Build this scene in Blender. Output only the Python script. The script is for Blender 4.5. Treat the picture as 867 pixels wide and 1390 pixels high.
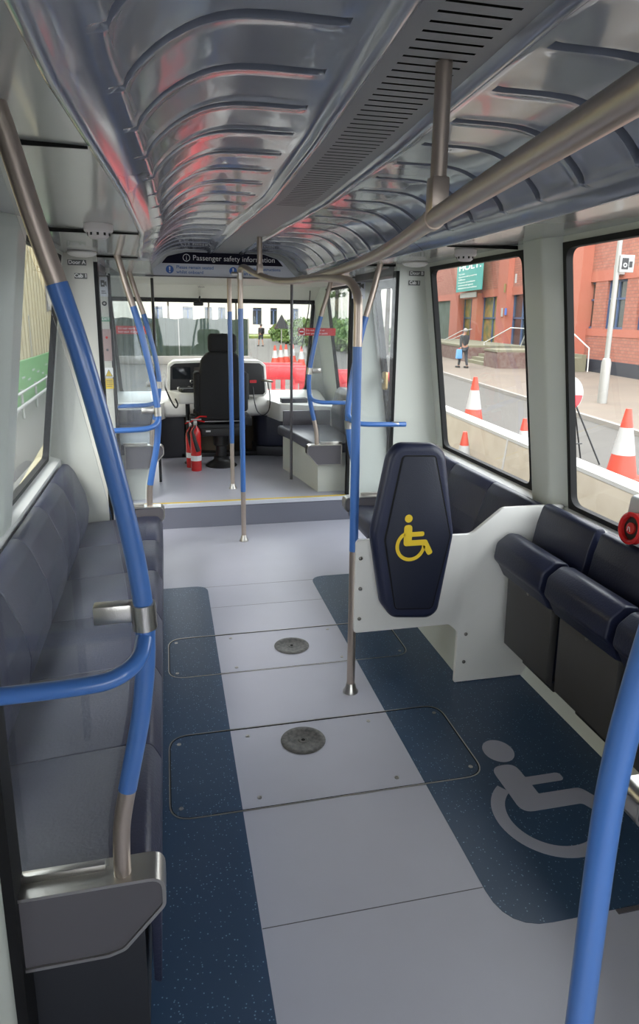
import bpy, bmesh, math, random
from mathutils import Vector, Matrix
random.seed(7)
C = bpy.context.scene.collection
for o in list(bpy.data.objects): bpy.data.objects.remove(o)
# ------------------------------------------------------------------ camera
EYE = Vector((0, 0, 1.65))
def _cam_matrix(vx=223., vy=428.6, roll=0.757, f=900., cx=433.5, cy=650.):
    d = Vector((vx-cx, -(vy-cy), -f)).normalized()
    r = math.radians(roll); h = Vector((math.cos(r), -math.sin(r), 0))
    up = h.cross(d).normalized()
    if up.y < 0: up = -up
    return Matrix((d.cross(up), d, up))          # rows: world axes seen from the camera
ROT = _cam_matrix()
cd = bpy.data.cameras.new('camera'); cam = bpy.data.objects.new('camera', cd); C.objects.link(cam)
cd.sensor_width = 36; cd.lens = 900/1390*36; cd.shift_y = -45/1390; cd.clip_start = .02; cd.clip_end = 500
cam.matrix_world = Matrix.Translation(EYE) @ ROT.to_4x4()
bpy.context.scene.camera = cam
# ------------------------------------------------------------------ light and exposure
vs = bpy.context.scene.view_settings
vs.view_transform = 'Standard'; vs.look = 'None'; vs.gamma = 1; vs.use_curve_mapping = False
vs.exposure = 1.85
W = bpy.data.worlds.new('overcast'); bpy.context.scene.world = W; W.use_nodes = True
nt = W.node_tree; bg = nt.nodes['Background']
bg.inputs[0].default_value = (.93, .97, 1.0, 1); bg.inputs[1].default_value = 1.6
sd = bpy.data.lights.new('sun', 'SUN'); sd.energy = 1.0; sd.angle = math.radians(25); sd.color = (1, .97, .92)
so = bpy.data.objects.new('sun', sd); C.objects.link(so); so.rotation_euler = (math.radians(35), math.radians(-30), 0)

# ------------------------------------------------------------------ materials
def mat(name, col, rough=.5, metal=0, spec=.5, coat=0, noise=None, bump=None, emit=None):
    m = bpy.data.materials.new(name); m.use_nodes = True; n = m.node_tree; b = n.nodes['Principled BSDF']
    b.inputs['Base Color'].default_value = (*col, 1); b.inputs['Roughness'].default_value = rough
    b.inputs['Metallic'].default_value = metal; b.inputs['Specular IOR Level'].default_value = spec
    b.inputs['Coat Weight'].default_value = coat; b.inputs['Coat Roughness'].default_value = .05
    if emit: b.inputs['Emission Color'].default_value = (*emit[0], 1); b.inputs['Emission Strength'].default_value = emit[1]
    tc = n.nodes.new('ShaderNodeTexCoord')
    if noise:                                   # (scale, amount, second colour)
        t = n.nodes.new('ShaderNodeTexNoise'); t.inputs['Scale'].default_value = noise[0]; t.inputs['Detail'].default_value = 5
        n.links.new(tc.outputs['Object'], t.inputs[0])
        r = n.nodes.new('ShaderNodeMapRange'); r.inputs[1].default_value = .35; r.inputs[2].default_value = .65; r.inputs[4].default_value = noise[1]
        n.links.new(t.outputs[0], r.inputs[0])
        x = n.nodes.new('ShaderNodeMix'); x.data_type = 'RGBA'; x.inputs[6].default_value = (*col, 1); x.inputs[7].default_value = (*noise[2], 1)
        n.links.new(r.outputs[0], x.inputs[0]); n.links.new(x.outputs[2], b.inputs['Base Color'])
    if bump:                                    # (scale, strength)
        t = n.nodes.new('ShaderNodeTexNoise'); t.inputs['Scale'].default_value = bump[0]; t.inputs['Detail'].default_value = 3
        n.links.new(tc.outputs['Object'], t.inputs[0])
        bm_ = n.nodes.new('ShaderNodeBump'); bm_.inputs['Strength'].default_value = bump[1]; bm_.inputs['Distance'].default_value = .01
        n.links.new(t.outputs[0], bm_.inputs['Height']); n.links.new(bm_.outputs[0], b.inputs['Normal'])
    return m
def speckle(name, col, dot, scale, thr, rough, wear=None):
    m = mat(name, col, rough); n = m.node_tree; b = n.nodes['Principled BSDF']
    tc = n.nodes.new('ShaderNodeTexCoord'); v = n.nodes.new('ShaderNodeTexVoronoi'); v.inputs['Scale'].default_value = scale
    n.links.new(tc.outputs['Object'], v.inputs[0])
    r = n.nodes.new('ShaderNodeMapRange'); r.inputs[1].default_value = thr; r.inputs[2].default_value = thr*.6; n.links.new(v.outputs['Distance'], r.inputs[0])
    w = n.nodes.new('ShaderNodeMath'); w.operation = 'GREATER_THAN'; w.inputs[1].default_value = .55
    s = n.nodes.new('ShaderNodeSeparateColor'); n.links.new(v.outputs['Color'], s.inputs[0]); n.links.new(s.outputs[0], w.inputs[0])
    mu = n.nodes.new('ShaderNodeMath'); mu.operation = 'MULTIPLY'; n.links.new(r.outputs[0], mu.inputs[0]); n.links.new(w.outputs[0], mu.inputs[1])
    ns = n.nodes.new('ShaderNodeTexNoise'); ns.inputs['Scale'].default_value = 2.2; ns.inputs['Detail'].default_value = 6; n.links.new(tc.outputs['Object'], ns.inputs[0])
    nr = n.nodes.new('ShaderNodeMapRange'); nr.inputs[1].default_value = .4; nr.inputs[2].default_value = .7; nr.inputs[4].default_value = .5; n.links.new(ns.outputs[0], nr.inputs[0])
    x0 = n.nodes.new('ShaderNodeMix'); x0.data_type = 'RGBA'; x0.inputs[6].default_value = (*col, 1); x0.inputs[7].default_value = (*(wear or col), 1)
    n.links.new(nr.outputs[0], x0.inputs[0])
    x = n.nodes.new('ShaderNodeMix'); x.data_type = 'RGBA'; x.inputs[7].default_value = (*dot, 1)
    n.links.new(x0.outputs[2], x.inputs[6]); n.links.new(mu.outputs[0], x.inputs[0]); n.links.new(x.outputs[2], b.inputs['Base Color'])
    return m
def glassmat(name, tint=(1, 1, 1), refl=1.0, ior=1.35, dirt=0):
    m = bpy.data.materials.new(name); m.use_nodes = True; n = m.node_tree; n.nodes.clear()
    out = n.nodes.new('ShaderNodeOutputMaterial'); t = n.nodes.new('ShaderNodeBsdfTransparent'); t.inputs[0].default_value = (*tint, 1)
    g = n.nodes.new('ShaderNodeBsdfGlossy'); g.inputs['Roughness'].default_value = .02
    ge = n.nodes.new('ShaderNodeNewGeometry'); dt = n.nodes.new('ShaderNodeVectorMath'); dt.operation = 'DOT_PRODUCT'
    n.links.new(ge.outputs['Incoming'], dt.inputs[0]); n.links.new(ge.outputs['Normal'], dt.inputs[1])
    def mth(op, a, bval=None, a0=None):
        q = n.nodes.new('ShaderNodeMath'); q.operation = op
        if a is not None: n.links.new(a, q.inputs[0 if a0 is None else 1])
        if a0 is not None: q.inputs[0].default_value = a0
        if bval is not None: q.inputs[1].default_value = bval
        return q.outputs[0]
    c = mth('SUBTRACT', mth('ABSOLUTE', dt.outputs['Value']), None, 1.0)
    kk = mth('ADD', mth('MULTIPLY', mth('POWER', c, 5.0), .9), .05)
    k = n.nodes.new('ShaderNodeMath'); k.operation = 'MULTIPLY'; k.inputs[1].default_value = refl; n.links.new(kk, k.inputs[0])
    mx = n.nodes.new('ShaderNodeMixShader'); n.links.new(k.outputs[0], mx.inputs[0]); n.links.new(t.outputs[0], mx.inputs[1]); n.links.new(g.outputs[0], mx.inputs[2])
    last = mx
    if dirt:
        d = n.nodes.new('ShaderNodeBsdfDiffuse'); d.inputs[0].default_value = (.8, .8, .85, 1)
        m2 = n.nodes.new('ShaderNodeMixShader'); m2.inputs[0].default_value = dirt
        n.links.new(mx.outputs[0], m2.inputs[1]); n.links.new(d.outputs[0], m2.inputs[2]); last = m2
    n.links.new(last.outputs[0], out.inputs[0])
    return m
def brick(name, c1, c2, mortar, scale=4.0, axis='yz'):
    m = mat(name, c1, .85); n = m.node_tree; b = n.nodes['Principled BSDF']
    tc = n.nodes.new('ShaderNodeTexCoord'); sp = n.nodes.new('ShaderNodeSeparateXYZ'); cb = n.nodes.new('ShaderNodeCombineXYZ')
    n.links.new(tc.outputs['Object'], sp.inputs[0])
    n.links.new(sp.outputs['Y' if axis == 'yz' else 'X'], cb.inputs[0]); n.links.new(sp.outputs['Z'], cb.inputs[1])
    t = n.nodes.new('ShaderNodeTexBrick'); t.inputs['Color1'].default_value = (*c1, 1); t.inputs['Color2'].default_value = (*c2, 1)
    t.inputs['Mortar'].default_value = (*mortar, 1); t.inputs['Scale'].default_value = scale; t.inputs['Mortar Size'].default_value = .02
    n.links.new(cb.outputs[0], t.inputs[0]); n.links.new(t.outputs[0], b.inputs['Base Color'])
    return m
M = {}
M['vinyl'] = speckle('grey_vinyl', (.47, .475, .56), (.62, .62, .70), 160, .1, .38, (.41, .41, .48))
M['blue_vinyl'] = speckle('blue_speckled_vinyl', (.034, .070, .135), (.22, .36, .50), 100, .24, .36, (.058, .09, .15))
M['riser'] = mat('riser_vinyl', (.17, .175, .22), .5)
M['symbol'] = mat('floor_symbol_grey', (.38, .39, .48), .45)
M['yellow'] = mat('yellow_paint', (.75, .52, .03), .5)
M['white_panel'] = mat('off_white_panel', (.60, .62, .57), .32)
M['white'] = mat('white_laminate', (.78, .77, .74), .38)
M['cream'] = mat('cream_panel', (.56, .55, .50), .4)
M['ceil'] = mat('glossy_grey_ceiling', (.245, .262, .325), .17, 0, .7, .5)
M['sidepan'] = mat('pale_gloss_ceiling_panel', (.40, .41, .40), .22, 0, .5, .4)
M['grille'] = mat('matt_grille', (.30, .30, .31), .5)
M['black'] = mat('black_rubber', (.007, .007, .008), .6, 0, .3)
M['void'] = mat('vent_void', (.004, .004, .004), .9)
M['bronze'] = mat('brushed_tube', (.50, .42, .365), .36, .8)
M['steel'] = mat('brushed_steel', (.55, .53, .50), .28, 1, bump=(300, .05))
M['blue'] = mat('blue_powder_coat', (.058, .165, .47), .3, 0, .5, .4)
M['navy'] = mat('navy_leather', (.013, .017, .045), .40, 0, .5, 0, bump=(140, .12))
M['navy2'] = mat('navy_bench_leather', (.024, .027, .058), .40, 0, .5, 0, (9, .5, (.034, .037, .070)), (120, .15))
M['navyface'] = mat('navy_insert', (.009, .012, .028), .5, bump=(200, .1))
M['seatpan'] = mat('grey_seat_back_panel', (.058, .055, .055), .5)
M['bracket'] = mat('warm_grey_panel', (.105, .098, .11), .42)
M['darkgrey'] = mat('dark_grey_plastic', (.035, .036, .045), .5)
M['blackplastic'] = mat('black_plastic', (.012, .012, .014), .4)
M['blackcloth'] = mat('black_seat_cloth', (.010, .010, .012), .85, bump=(500, .3))
M['red'] = mat('red_enamel', (.62, .02, .02), .25, 0, .5, .5)
M['signred'] = mat('sign_red', (.60, .04, .05), .4)
M['green'] = mat('sign_green', (.02, .22, .10), .4)
M['signblue'] = mat('sign_blue', (.03, .12, .45), .4)
M['signnavy'] = mat('sign_navy', (.006, .005, .018), .6, 0, .2)
M['signwhite'] = mat('sign_white', (.62, .64, .70), .35)
M['textwhite'] = mat('lettering_white', (.85, .85, .85), .4)
M['textblue'] = mat('lettering_blue', (.08, .16, .42), .4)
M['textgrey'] = mat('lettering_grey', (.12, .12, .12), .5)
M['glass'] = glassmat('window_glass', (.97, .985, .975), .9)
M['screen'] = glassmat('screen_glass', (.93, .95, .96), .8, 1.4, .035)
M['detector'] = mat('detector_white', (.62, .58, .58), .45)
M['screw'] = mat('screw_steel', (.25, .24, .22), .4, 1)
# outdoors
M['asphalt'] = mat('asphalt', (.075, .069, .062), .9, noise=(1.3, .6, (.09, .083, .074)))
M['paving'] = mat('paving', (.15, .118, .092), .9, noise=(.8, .7, (.12, .098, .08)))
M['kerb'] = mat('kerb_stone', (0.211, 0.195, 0.179), .9)
M['barrier'] = mat('concrete_barrier', (.36, .31, .25), .85, noise=(3, .8, (.30, .255, .20)))
M['barriertop'] = mat('barrier_white_top', (.34, .33, .32), .8)
M['cone'] = mat('cone_orange_red', (0.406, 0.043, 0.023), .5)
M['conewhite'] = mat('cone_white_sleeve', (0.328, 0.328, 0.328), .5)
M['brick'] = brick('red_brick', (.31, .12, .085), (.26, .09, .062), (.16, .085, .07), 1.9)
M['brickband'] = mat('smooth_red_band', (.33, .105, .07), .8)
M['plinth'] = mat('dark_blue_brick', (0.023, 0.025, 0.035), .7)
M['bluewin'] = mat('blue_window_frame', (0.047, 0.078, 0.156), .5)
M['darkglass'] = mat('dark_reflecting_glass', (0.023, 0.031, 0.035), .08, 0, 1)
M['mural'] = mat('colourful_window_vinyl', (0.078, 0.109, 0.047), .5, noise=(2.2, 1, (0.273, 0.172, 0.039)))
M['teal'] = mat('teal_banner', (0.047, 0.281, 0.257), .6)
M['steppav'] = mat('step_stone', (0.156, 0.148, 0.101), .9)
M['planter'] = mat('planter_brick', (0.117, 0.066, 0.058), .9, noise=(6, .8, (0.172, 0.133, 0.117)))
M['rockfill'] = mat('pebble_bed', (0.234, 0.211, 0.195), .9, noise=(14, 1, (0.140, 0.117, 0.101)))
M['galv'] = mat('galvanised_steel', (0.281, 0.277, 0.265), .5, .3)
M['railwhite'] = mat('white_rail', (0.429, 0.429, 0.413), .4)
M['coat'] = mat('grey_coat', (0.027, 0.029, 0.031), .9)
M['trouser'] = mat('dark_trousers', (0.023, 0.026, 0.033), .9)
M['hair'] = mat('grey_hair', (0.218, 0.203, 0.195), .9)
M['skin'] = mat('skin', (0.328, 0.179, 0.125), .6)
M['bagblue'] = mat('blue_carrier_bag', (0.094, 0.250, 0.468), .5)
M['stone'] = mat('pale_stone_building', (0.406, 0.382, 0.328), .8)
M['yellowstone'] = mat('yellow_cladding', (0.390, 0.328, 0.187), .8)
M['mesh'] = mat('green_fence_sheet', (0.043, 0.066, 0.047), .85, noise=(1.2, .8, (0.078, 0.101, 0.086)))
M['hoard'] = mat('green_hoarding', (0.047, 0.203, 0.039), .6, noise=(1.5, .5, (0.078, 0.257, 0.062)))
M['redbar'] = mat('red_plastic_barrier', (0.468, 0.039, 0.047), .5)
M['leaf'] = mat('foliage', (0.055, 0.109, 0.020), .8, noise=(2, 1, (0.117, 0.172, 0.039)))
M['bark'] = mat('bark', (0.055, 0.043, 0.031), .9)
M['verge'] = mat('grass_verge', (0.070, 0.117, 0.023), .9, noise=(3, 1, (0.156, 0.156, 0.031)))

# ------------------------------------------------------------------ mesh helpers
def newbm(): return bmesh.new()
def _merge(dst, src):
    me = bpy.data.meshes.new('t'); src.to_mesh(me); src.free(); dst.from_mesh(me); bpy.data.meshes.remove(me)
def _bev(b, w, seg, ang=30):
    if w <= 0: return
    es = [e for e in b.edges if len(e.link_faces) == 2 and e.calc_face_angle(0) > math.radians(ang)]
    bmesh.ops.bevel(b, geom=es, offset=w, segments=seg, affect='EDGES', profile=.5, clamp_overlap=True)
def box(bm, x0, x1, y0, y1, z0, z1, bev=0, seg=2, M4=None):
    b = newbm(); bmesh.ops.create_cube(b, size=1)
    for v in b.verts: v.co = Vector(((x0+x1)/2+v.co.x*(x1-x0), (y0+y1)/2+v.co.y*(y1-y0), (z0+z1)/2+v.co.z*(z1-z0)))
    _bev(b, bev, seg)
    if M4: b.transform(M4)
    _merge(bm, b); return bm
def prism(bm, pts, axis, a0, a1, bev=0, seg=2, M4=None, ang=30):
    """pts polygon: axis y -> (x,z); axis x -> (y,z); axis z -> (x,y)"""
    def P(p, a): return {'y': (p[0], a, p[1]), 'x': (a, p[0], p[1]), 'z': (p[0], p[1], a)}[axis]
    b = newbm(); A = [b.verts.new(P(p, a0)) for p in pts]; B = [b.verts.new(P(p, a1)) for p in pts]; n = len(pts)
    b.faces.new(A); b.faces.new(B[::-1])
    for i in range(n): b.faces.new((A[i], B[i], B[(i+1) % n], A[(i+1) % n]))
    bmesh.ops.recalc_face_normals(b, faces=b.faces[:])
    _bev(b, bev, seg, ang)
    if M4: b.transform(M4)
    _merge(bm, b); return bm
def ring(bm, outer, inner, axis, a0, a1, M4=None):
    def P(p, a): return {'y': (p[0], a, p[1]), 'x': (a, p[0], p[1]), 'z': (p[0], p[1], a)}[axis]
    b = newbm(); n = len(outer)
    L = [[b.verts.new(P(p, a)) for p in ps] for ps, a in ((outer, a0), (inner, a0), (inner, a1), (outer, a1))]
    for i in range(n):
        j = (i+1) % n
        for k in range(4):
            b.faces.new((L[k][i], L[k][j], L[(k+1) % 4][j], L[(k+1) % 4][i]))
    bmesh.ops.recalc_face_normals(b, faces=b.faces[:])
    if M4: b.transform(M4)
    _merge(bm, b); return bm
def rpoly(pts, r, n=6):
    out = []; N = len(pts)
    rs = r if isinstance(r, (list, tuple)) else [r]*N
    for i in range(N):
        p = Vector(pts[i]); a = (Vector(pts[i-1])-p); c = (Vector(pts[(i+1) % N])-p)
        la, lc = a.length, c.length; a.normalize(); c.normalize()
        an = a.angle(c); rr = rs[i]
        d = min(rr/math.tan(an/2) if an > .01 else 0, la*.49, lc*.49)
        p0 = p+a*d; p1 = p+c*d
        for k in range(n+1):
            t = k/n; out.append(tuple((1-t)**2*p0+2*t*(1-t)*p+t*t*p1))
    return out
def rrect(x0, x1, y0, y1, r, n=6): return rpoly([(x0, y0), (x1, y0), (x1, y1), (x0, y1)], r, n)
def inset(pts, d):
    N = len(pts); out = []
    area = sum(pts[i][0]*pts[(i+1) % N][1]-pts[(i+1) % N][0]*pts[i][1] for i in range(N)); s = 1 if area > 0 else -1
    for i in range(N):
        p = Vector(pts[i]); k = 1
        a = Vector(pts[i])-Vector(pts[i-1]); c = Vector(pts[(i+1) % N])-Vector(pts[i])
        if a.length < 1e-7: a = c
        if c.length < 1e-7: c = a
        na = Vector((-a.y, a.x)).normalized()*s; nc = Vector((-c.y, c.x)).normalized()*s
        m = (na+nc); m = m.normalized() if m.length > 1e-6 else na
        out.append(tuple(p+m*d/max(.4, m.dot(na))))
    return out
def smooth(pts, k=6):
    P = [Vector(p) for p in pts]; P = [2*P[0]-P[1]]+P+[2*P[-1]-P[-2]]; out = []
    for i in range(1, len(P)-2):
        for j in range(k):
            t = j/k; a, b, c, d = P[i-1:i+3]
            out.append(.5*((2*b)+(c-a)*t+(2*a-5*b+4*c-d)*t*t+(3*b-a-3*c+d)*t**3))
    out.append(P[-2]); return out
def tube(bm, pts, r, seg=14, sm=0):
    P = smooth(pts, sm) if sm else [Vector(p) for p in pts]
    rs = r if isinstance(r, (list, tuple)) else [r]*len(P)
    b = newbm(); rings = []; up = None
    for i, p in enumerate(P):
        t = (P[min(i+1, len(P)-1)]-P[max(i-1, 0)]).normalized()
        if up is None: up = Vector((0, 0, 1)) if abs(t.z) < .9 else Vector((0, 1, 0))
        u = (up-t*up.dot(t)).normalized(); up = u; w = t.cross(u)
        rings.append([b.verts.new(p+(u*math.cos(2*math.pi*k/seg)+w*math.sin(2*math.pi*k/seg))*rs[i]) for k in range(seg)])
    for a, c in zip(rings, rings[1:]):
        for k in range(seg): b.faces.new((a[k], a[(k+1) % seg], c[(k+1) % seg], c[k]))
    b.faces.new(rings[0][::-1]); b.faces.new(rings[-1])
    bmesh.ops.recalc_face_normals(b, faces=b.faces[:]); _merge(bm, b); return bm
def lathe(bm, prof, c=(0, 0, 0), seg=28, M4=None):
    b = newbm(); rings = []
    for r, z in prof: rings.append([b.verts.new((max(r, 1e-5)*math.cos(2*math.pi*k/seg), max(r, 1e-5)*math.sin(2*math.pi*k/seg), z)) for k in range(seg)])
    for a, d in zip(rings, rings[1:]):
        for k in range(seg): b.faces.new((a[k], a[(k+1) % seg], d[(k+1) % seg], d[k]))
    b.faces.new(rings[0][::-1]); b.faces.new(rings[-1])
    bmesh.ops.remove_doubles(b, verts=b.verts[:], dist=2e-5)
    bmesh.ops.recalc_face_normals(b, faces=b.faces[:])
    b.transform(Matrix.Translation(Vector(c)) @ (M4 or Matrix()))
    _merge(bm, b); return bm
RX = Matrix.Rotation(math.radians(90), 4, 'X')     # lathe axis z -> -y
RY = Matrix.Rotation(math.radians(90), 4, 'Y')     # lathe axis z -> +x
def quad(bm, *ps):
    vs_ = [bm.verts.new(p) for p in ps]; bm.faces.new(vs_); return bm
def lettering_bm(body, size, M4, extr=.0004, align='LEFT', bold=0):
    cu = bpy.data.curves.new('t', 'FONT'); cu.body = body; cu.size = size; cu.extrude = extr; cu.align_x = align; cu.resolution_u = 3; cu.offset = bold
    o = bpy.data.objects.new('t', cu); C.objects.link(o); bpy.context.view_layer.update()
    me = o.to_mesh(); b = newbm(); b.from_mesh(me); o.to_mesh_clear(); bpy.data.objects.remove(o); bpy.data.curves.remove(cu)
    b.transform(M4); return b
def facing(x, y, z, rz=0): return Matrix.Translation((x, y, z)) @ Matrix.Rotation(rz, 4, 'Z') @ RX    # upright text read from -y (rz turns it)
def thing(name, label, cat, loc=(0, 0, 0), group=None, rz=0):
    o = bpy.data.objects.new(name, None); C.objects.link(o); o.location = loc; o.rotation_euler = (0, 0, rz); o.empty_display_size = .1
    o['label'] = label; o['category'] = cat
    if group: o['group'] = group
    return o
def rootloc(o):
    while o.parent: o = o.parent
    return o.location.copy()
def obj(name, bm, m, parent=None, sm=35, world=True, label=None):
    """one mesh object; world: the shape is given in scene coordinates"""
    if parent and world:
        bmesh.ops.translate(bm, verts=bm.verts[:], vec=-rootloc(parent))
    me = bpy.data.meshes.new(name); bm.to_mesh(me); bm.free()
    me.materials.append(M[m] if isinstance(m, str) else m)
    if sm:
        for p in me.polygons: p.use_smooth = True
        me.set_sharp_from_angle(angle=math.radians(sm))
    o = bpy.data.objects.new(name, me); C.objects.link(o)
    if parent: o.parent = parent
    if label: o['label'] = label
    return o
def tag(o, label, cat, group=None):
    o['label'] = label; o['category'] = cat
    if group: o['group'] = group
    return o
def struct(name, bm, m, sm=0):
    o = obj(name, bm, m, None, sm); o['kind'] = 'structure'; return o
def dup(root, loc, label=None, rz=None):
    r = root.copy(); C.objects.link(r); r.location = loc
    if rz is not None: r.rotation_euler = (0, 0, rz)
    if label: r['label'] = label
    for ch in list(root.children):
        c = ch.copy(); C.objects.link(c); c.parent = r
        for g in ch.children:
            d = g.copy(); C.objects.link(d); d.parent = c
    return r
# ------------------------------------------------------------------ the saloon's section
CX = .53
def wx(side, z, off=0): return CX+side*(1.22-off-.136*(z-.845))         # leaning side wall
SILL, HEAD, TOP = .835, 1.955, 1.985
WIN = [(1.46, 2.55), (2.866, 3.975)]
WINB = [(-1.1, .05), (-2.55, -1.4)]
def wallbox(bm, side, y0, y1, z0, z1, o0=0, o1=-.02, bev=0):
    pts = [(wx(side, z0, o0), z0), (wx(side, z1, o0), z1), (wx(side, z1, o1), z1), (wx(side, z0, o1), z0)]
    prism(bm, pts, 'y', y0, y1, bev)
for side, nm in ((-1, 'left'), (1, 'right')):
    bm = newbm()
    for y0, y1 in ((-3, 4.1), (5.2, 7.5)): wallbox(bm, side, y0, y1, -.05, SILL)
    wallbox(bm, side, -3, 7.5, HEAD, 2.02)
    for y0, y1 in ((-3, -2.55), (-1.4, -1.1), (.05, 1.46), (2.55, 2.866), (3.975, 4.1), (5.2, 5.45), (6.75, 7.5)):
        wallbox(bm, side, y0, y1, SILL, HEAD)
    pr = [(wx(side, 0, 0), 0)]
    wall = struct('wall_'+nm, bm, 'white_panel')
    # pillar ridge between the two windows
    bm = newbm()
    def prof(z): return [(wx(side, z, -.01), 2.55), (wx(side, z, .055), 2.64), (wx(side, z, .055), 2.79), (wx(side, z, -.01), 2.866)]
    b = newbm(); lo = [b.verts.new((x, y, .70)) for x, y in prof(.70)]; hi = [b.verts.new((x, y, 1.99)) for x, y in prof(1.99)]
    for i in range(3): b.faces.new((lo[i], lo[i+1], hi[i+1], hi[i]))
    b.faces.new((lo[3], lo[0], hi[0], hi[3])); b.faces.new(lo); b.faces.new(hi[::-1]); bmesh.ops.recalc_face_normals(b, faces=b.faces[:]); _bev(b, .012, 3); _merge(bm, b)
    o = struct('trim_%d' % (1 if side < 0 else 2), bm, 'white_panel', 30)
    # skirting plinth at the floor
    bm = newbm(); prism(bm, [(CX+side*1.06, 0), (CX+side*1.13, .12), (CX+side*1.25, .12), (CX+side*1.25, 0)], 'y', 1.28, 4.08)
    struct('baseboard_'+nm, bm, 'white_panel')
for side, nm in ((-1, 3), (1, 4)):
    f = lambda x: CX+side*x
    b = newbm(); prism(b, [(f(1.165), .785), (f(1.165), .812), (f(1.222), .833), (f(1.222), .785)], 'y', 1.26, 4.10)
    prism(b, [(f(1.165), .30), (f(1.165), .785), (f(1.20), .785), (f(1.20), .30)], 'y', 1.26, 4.10) if side < 0 else None
    struct('trim_%d' % (nm+20), b, 'white')
# windows
wn = 0
def window(side, y0, y1, z0=SILL, z1=HEAD, mm='glass', topm=.018, fw=.018):
    global wn; wn += 1
    root = bpy.data.objects.new('window_%d' % wn, None); C.objects.link(root); root['kind'] = 'structure'; root.location = (wx(side, z0), y0, z0)
    out = rpoly([(y0-.005, z0-.005), (y1+.005, z0-.005), (y1+.005, z1+.005), (y0-.005, z1+.005)], .004)
    inn = rpoly([(y0+fw, z0+fw), (y1-fw, z0+fw), (y1-fw, z1-topm), (y0+fw, z1-topm)], .05)
    b = newbm(); ring(b, out, inn, 'x', -.010, .021)
    for v in b.verts: d = v.co.x; v.co.x = wx(side, v.co.z) + side*d
    bmesh.ops.recalc_face_normals(b, faces=b.faces[:])
    obj('window_frame', b, 'black', root)
    b = newbm(); ya, yb, za, zb = y0+.005, y1-.005, z0+.005, z1-.005
    quad(b, (wx(side, za, -.006), ya, za), (wx(side, za, -.006), yb, za), (wx(side, zb, -.006), yb, zb), (wx(side, zb, -.006), ya, zb))
    obj('pane', b, mm, root, 0)
    return root
for s in (-1, 1):
    for y0, y1 in WIN: window(s, y0, y1)
    for y0, y1 in ((-1.1, .05), (-2.55, -1.4)): window(s, min(y0, y1), max(y0, y1))
    window(s, 5.45, 6.75, .80, 1.93)
# ------------------------------------------------------------------ floor
bm = newbm()
box(bm, CX-1.35, CX+1.35, -3, 5.175, -.08, 0)
box(bm, CX-1.35, CX+1.35, 5.175, 7.55, -.08, .2)
fl = struct('floor', bm, 'vinyl')
b = newbm(); box(b, CX-.95, CX+.95, 5.17, 5.1745, .001, .17); obj('riser_face', b, 'riser', fl)
b = newbm(); box(b, CX-.80, CX+.96, 5.165, 5.172, .175, .2); box(b, CX-.80, CX+.96, 5.165, 5.195, .2, .2025); obj('step_nosing', b, 'signwhite', fl)
b = newbm(); box(b, CX-.78, CX+.955, 5.195, 5.228, .2, .2035); obj('yellow_step_edge', b, 'yellow', fl)
bl = rpoly([(-.35, 1.0), (.195, 1.0), (.195, 3.955), (-.35, 3.955)], [.01, .10, .09, .01])
br = rpoly([(.862, 1.335), (1.62, 1.335), (1.62, 3.98), (.862, 3.98)], [.14, .01, .01, .10])
b = newbm(); prism(b, bl, 'z', 0, .0012); obj('blue_vinyl_inlay', b, 'blue_vinyl', fl)
b = newbm(); prism(b, br, 'z', 0, .0012); obj('blue_vinyl_inlay', b, 'blue_vinyl', fl)
b = newbm()
for y in (1.485,): box(b, .197, .86, y, y+.0025, 0, .0006)
box(b, -.06, 1.2, 3.93, 3.932, 0, .0006); box(b, -.06, 1.2, 3.62, 3.6215, 0, .0006)
box(b, 1.2, 1.6, 1.318, 1.332, 0, .003)
obj('vinyl_joint', b, 'bracket', fl)
# hatches
def hatch(y0, y1, x0, x1, dx, dy, label):
    t = thing('floor_hatch', label, 'floor hatch', ((x0+x1)/2, (y0+y1)/2, .0012), 'access hatches set in the floor')
    o = rrect(x0, x1, y0, y1, .085, 8)
    b = newbm(); ring(b, o, inset(o, .0045), 'z', .0012, .0030); obj('metal_edge', b, 'steel', t)
    b = newbm(); o2 = inset(o, .0045); ring(b, o2, inset(o2, .004), 'z', .0012, .0020); obj('dark_seam', b, 'void', t)
    d = newbm(); lathe(d, [(0, .0012), (.088, .0012), (.09, .003), (.086, .0045), (.066, .0045), (.063, .0035), (.020, .0035), (.018, .005), (0, .005)], (dx, dy, 0), 40)
    dd = obj('round_access_disc', d, M['discmetal'], t)
    b = newbm(); lathe(b, [(0, .005), (.008, .005), (.006, .0065), (0, .0065)], (dx, dy, 0), 14); obj('keyhole', b, 'void', dd)
    for sx in (.035, .27, .71, .965):
        for sy in (.12, .88):
            b = newbm(); lathe(b, [(0, .0012), (.0085, .0012), (.0085, .0028), (.005, .0028), (.004, .0018), (0, .0018)], (x0+(x1-x0)*sx, y0+(y1-y0)*sy, 0), 12)
            obj('screw', b, 'steel', t)
M['discmetal'] = mat('worn_disc_metal', (.22, .21, .20), .45, .8, noise=(60, .8, (.10, .10, .10)))
hatch(2.865, 3.27, -.05, 1.145, .573, 3.075, 'rounded floor hatch ahead of the poles, farther from the viewer of the two')
hatch(1.945, 2.42, -.052, 1.105, .475, 2.29, 'rounded floor hatch nearer the viewer, beside the floor wheelchair symbol')
b = newbm(); prism(b, rrect(.5, .506, 1.62, 1.626, .002), 'z', 0, .001)
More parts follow.
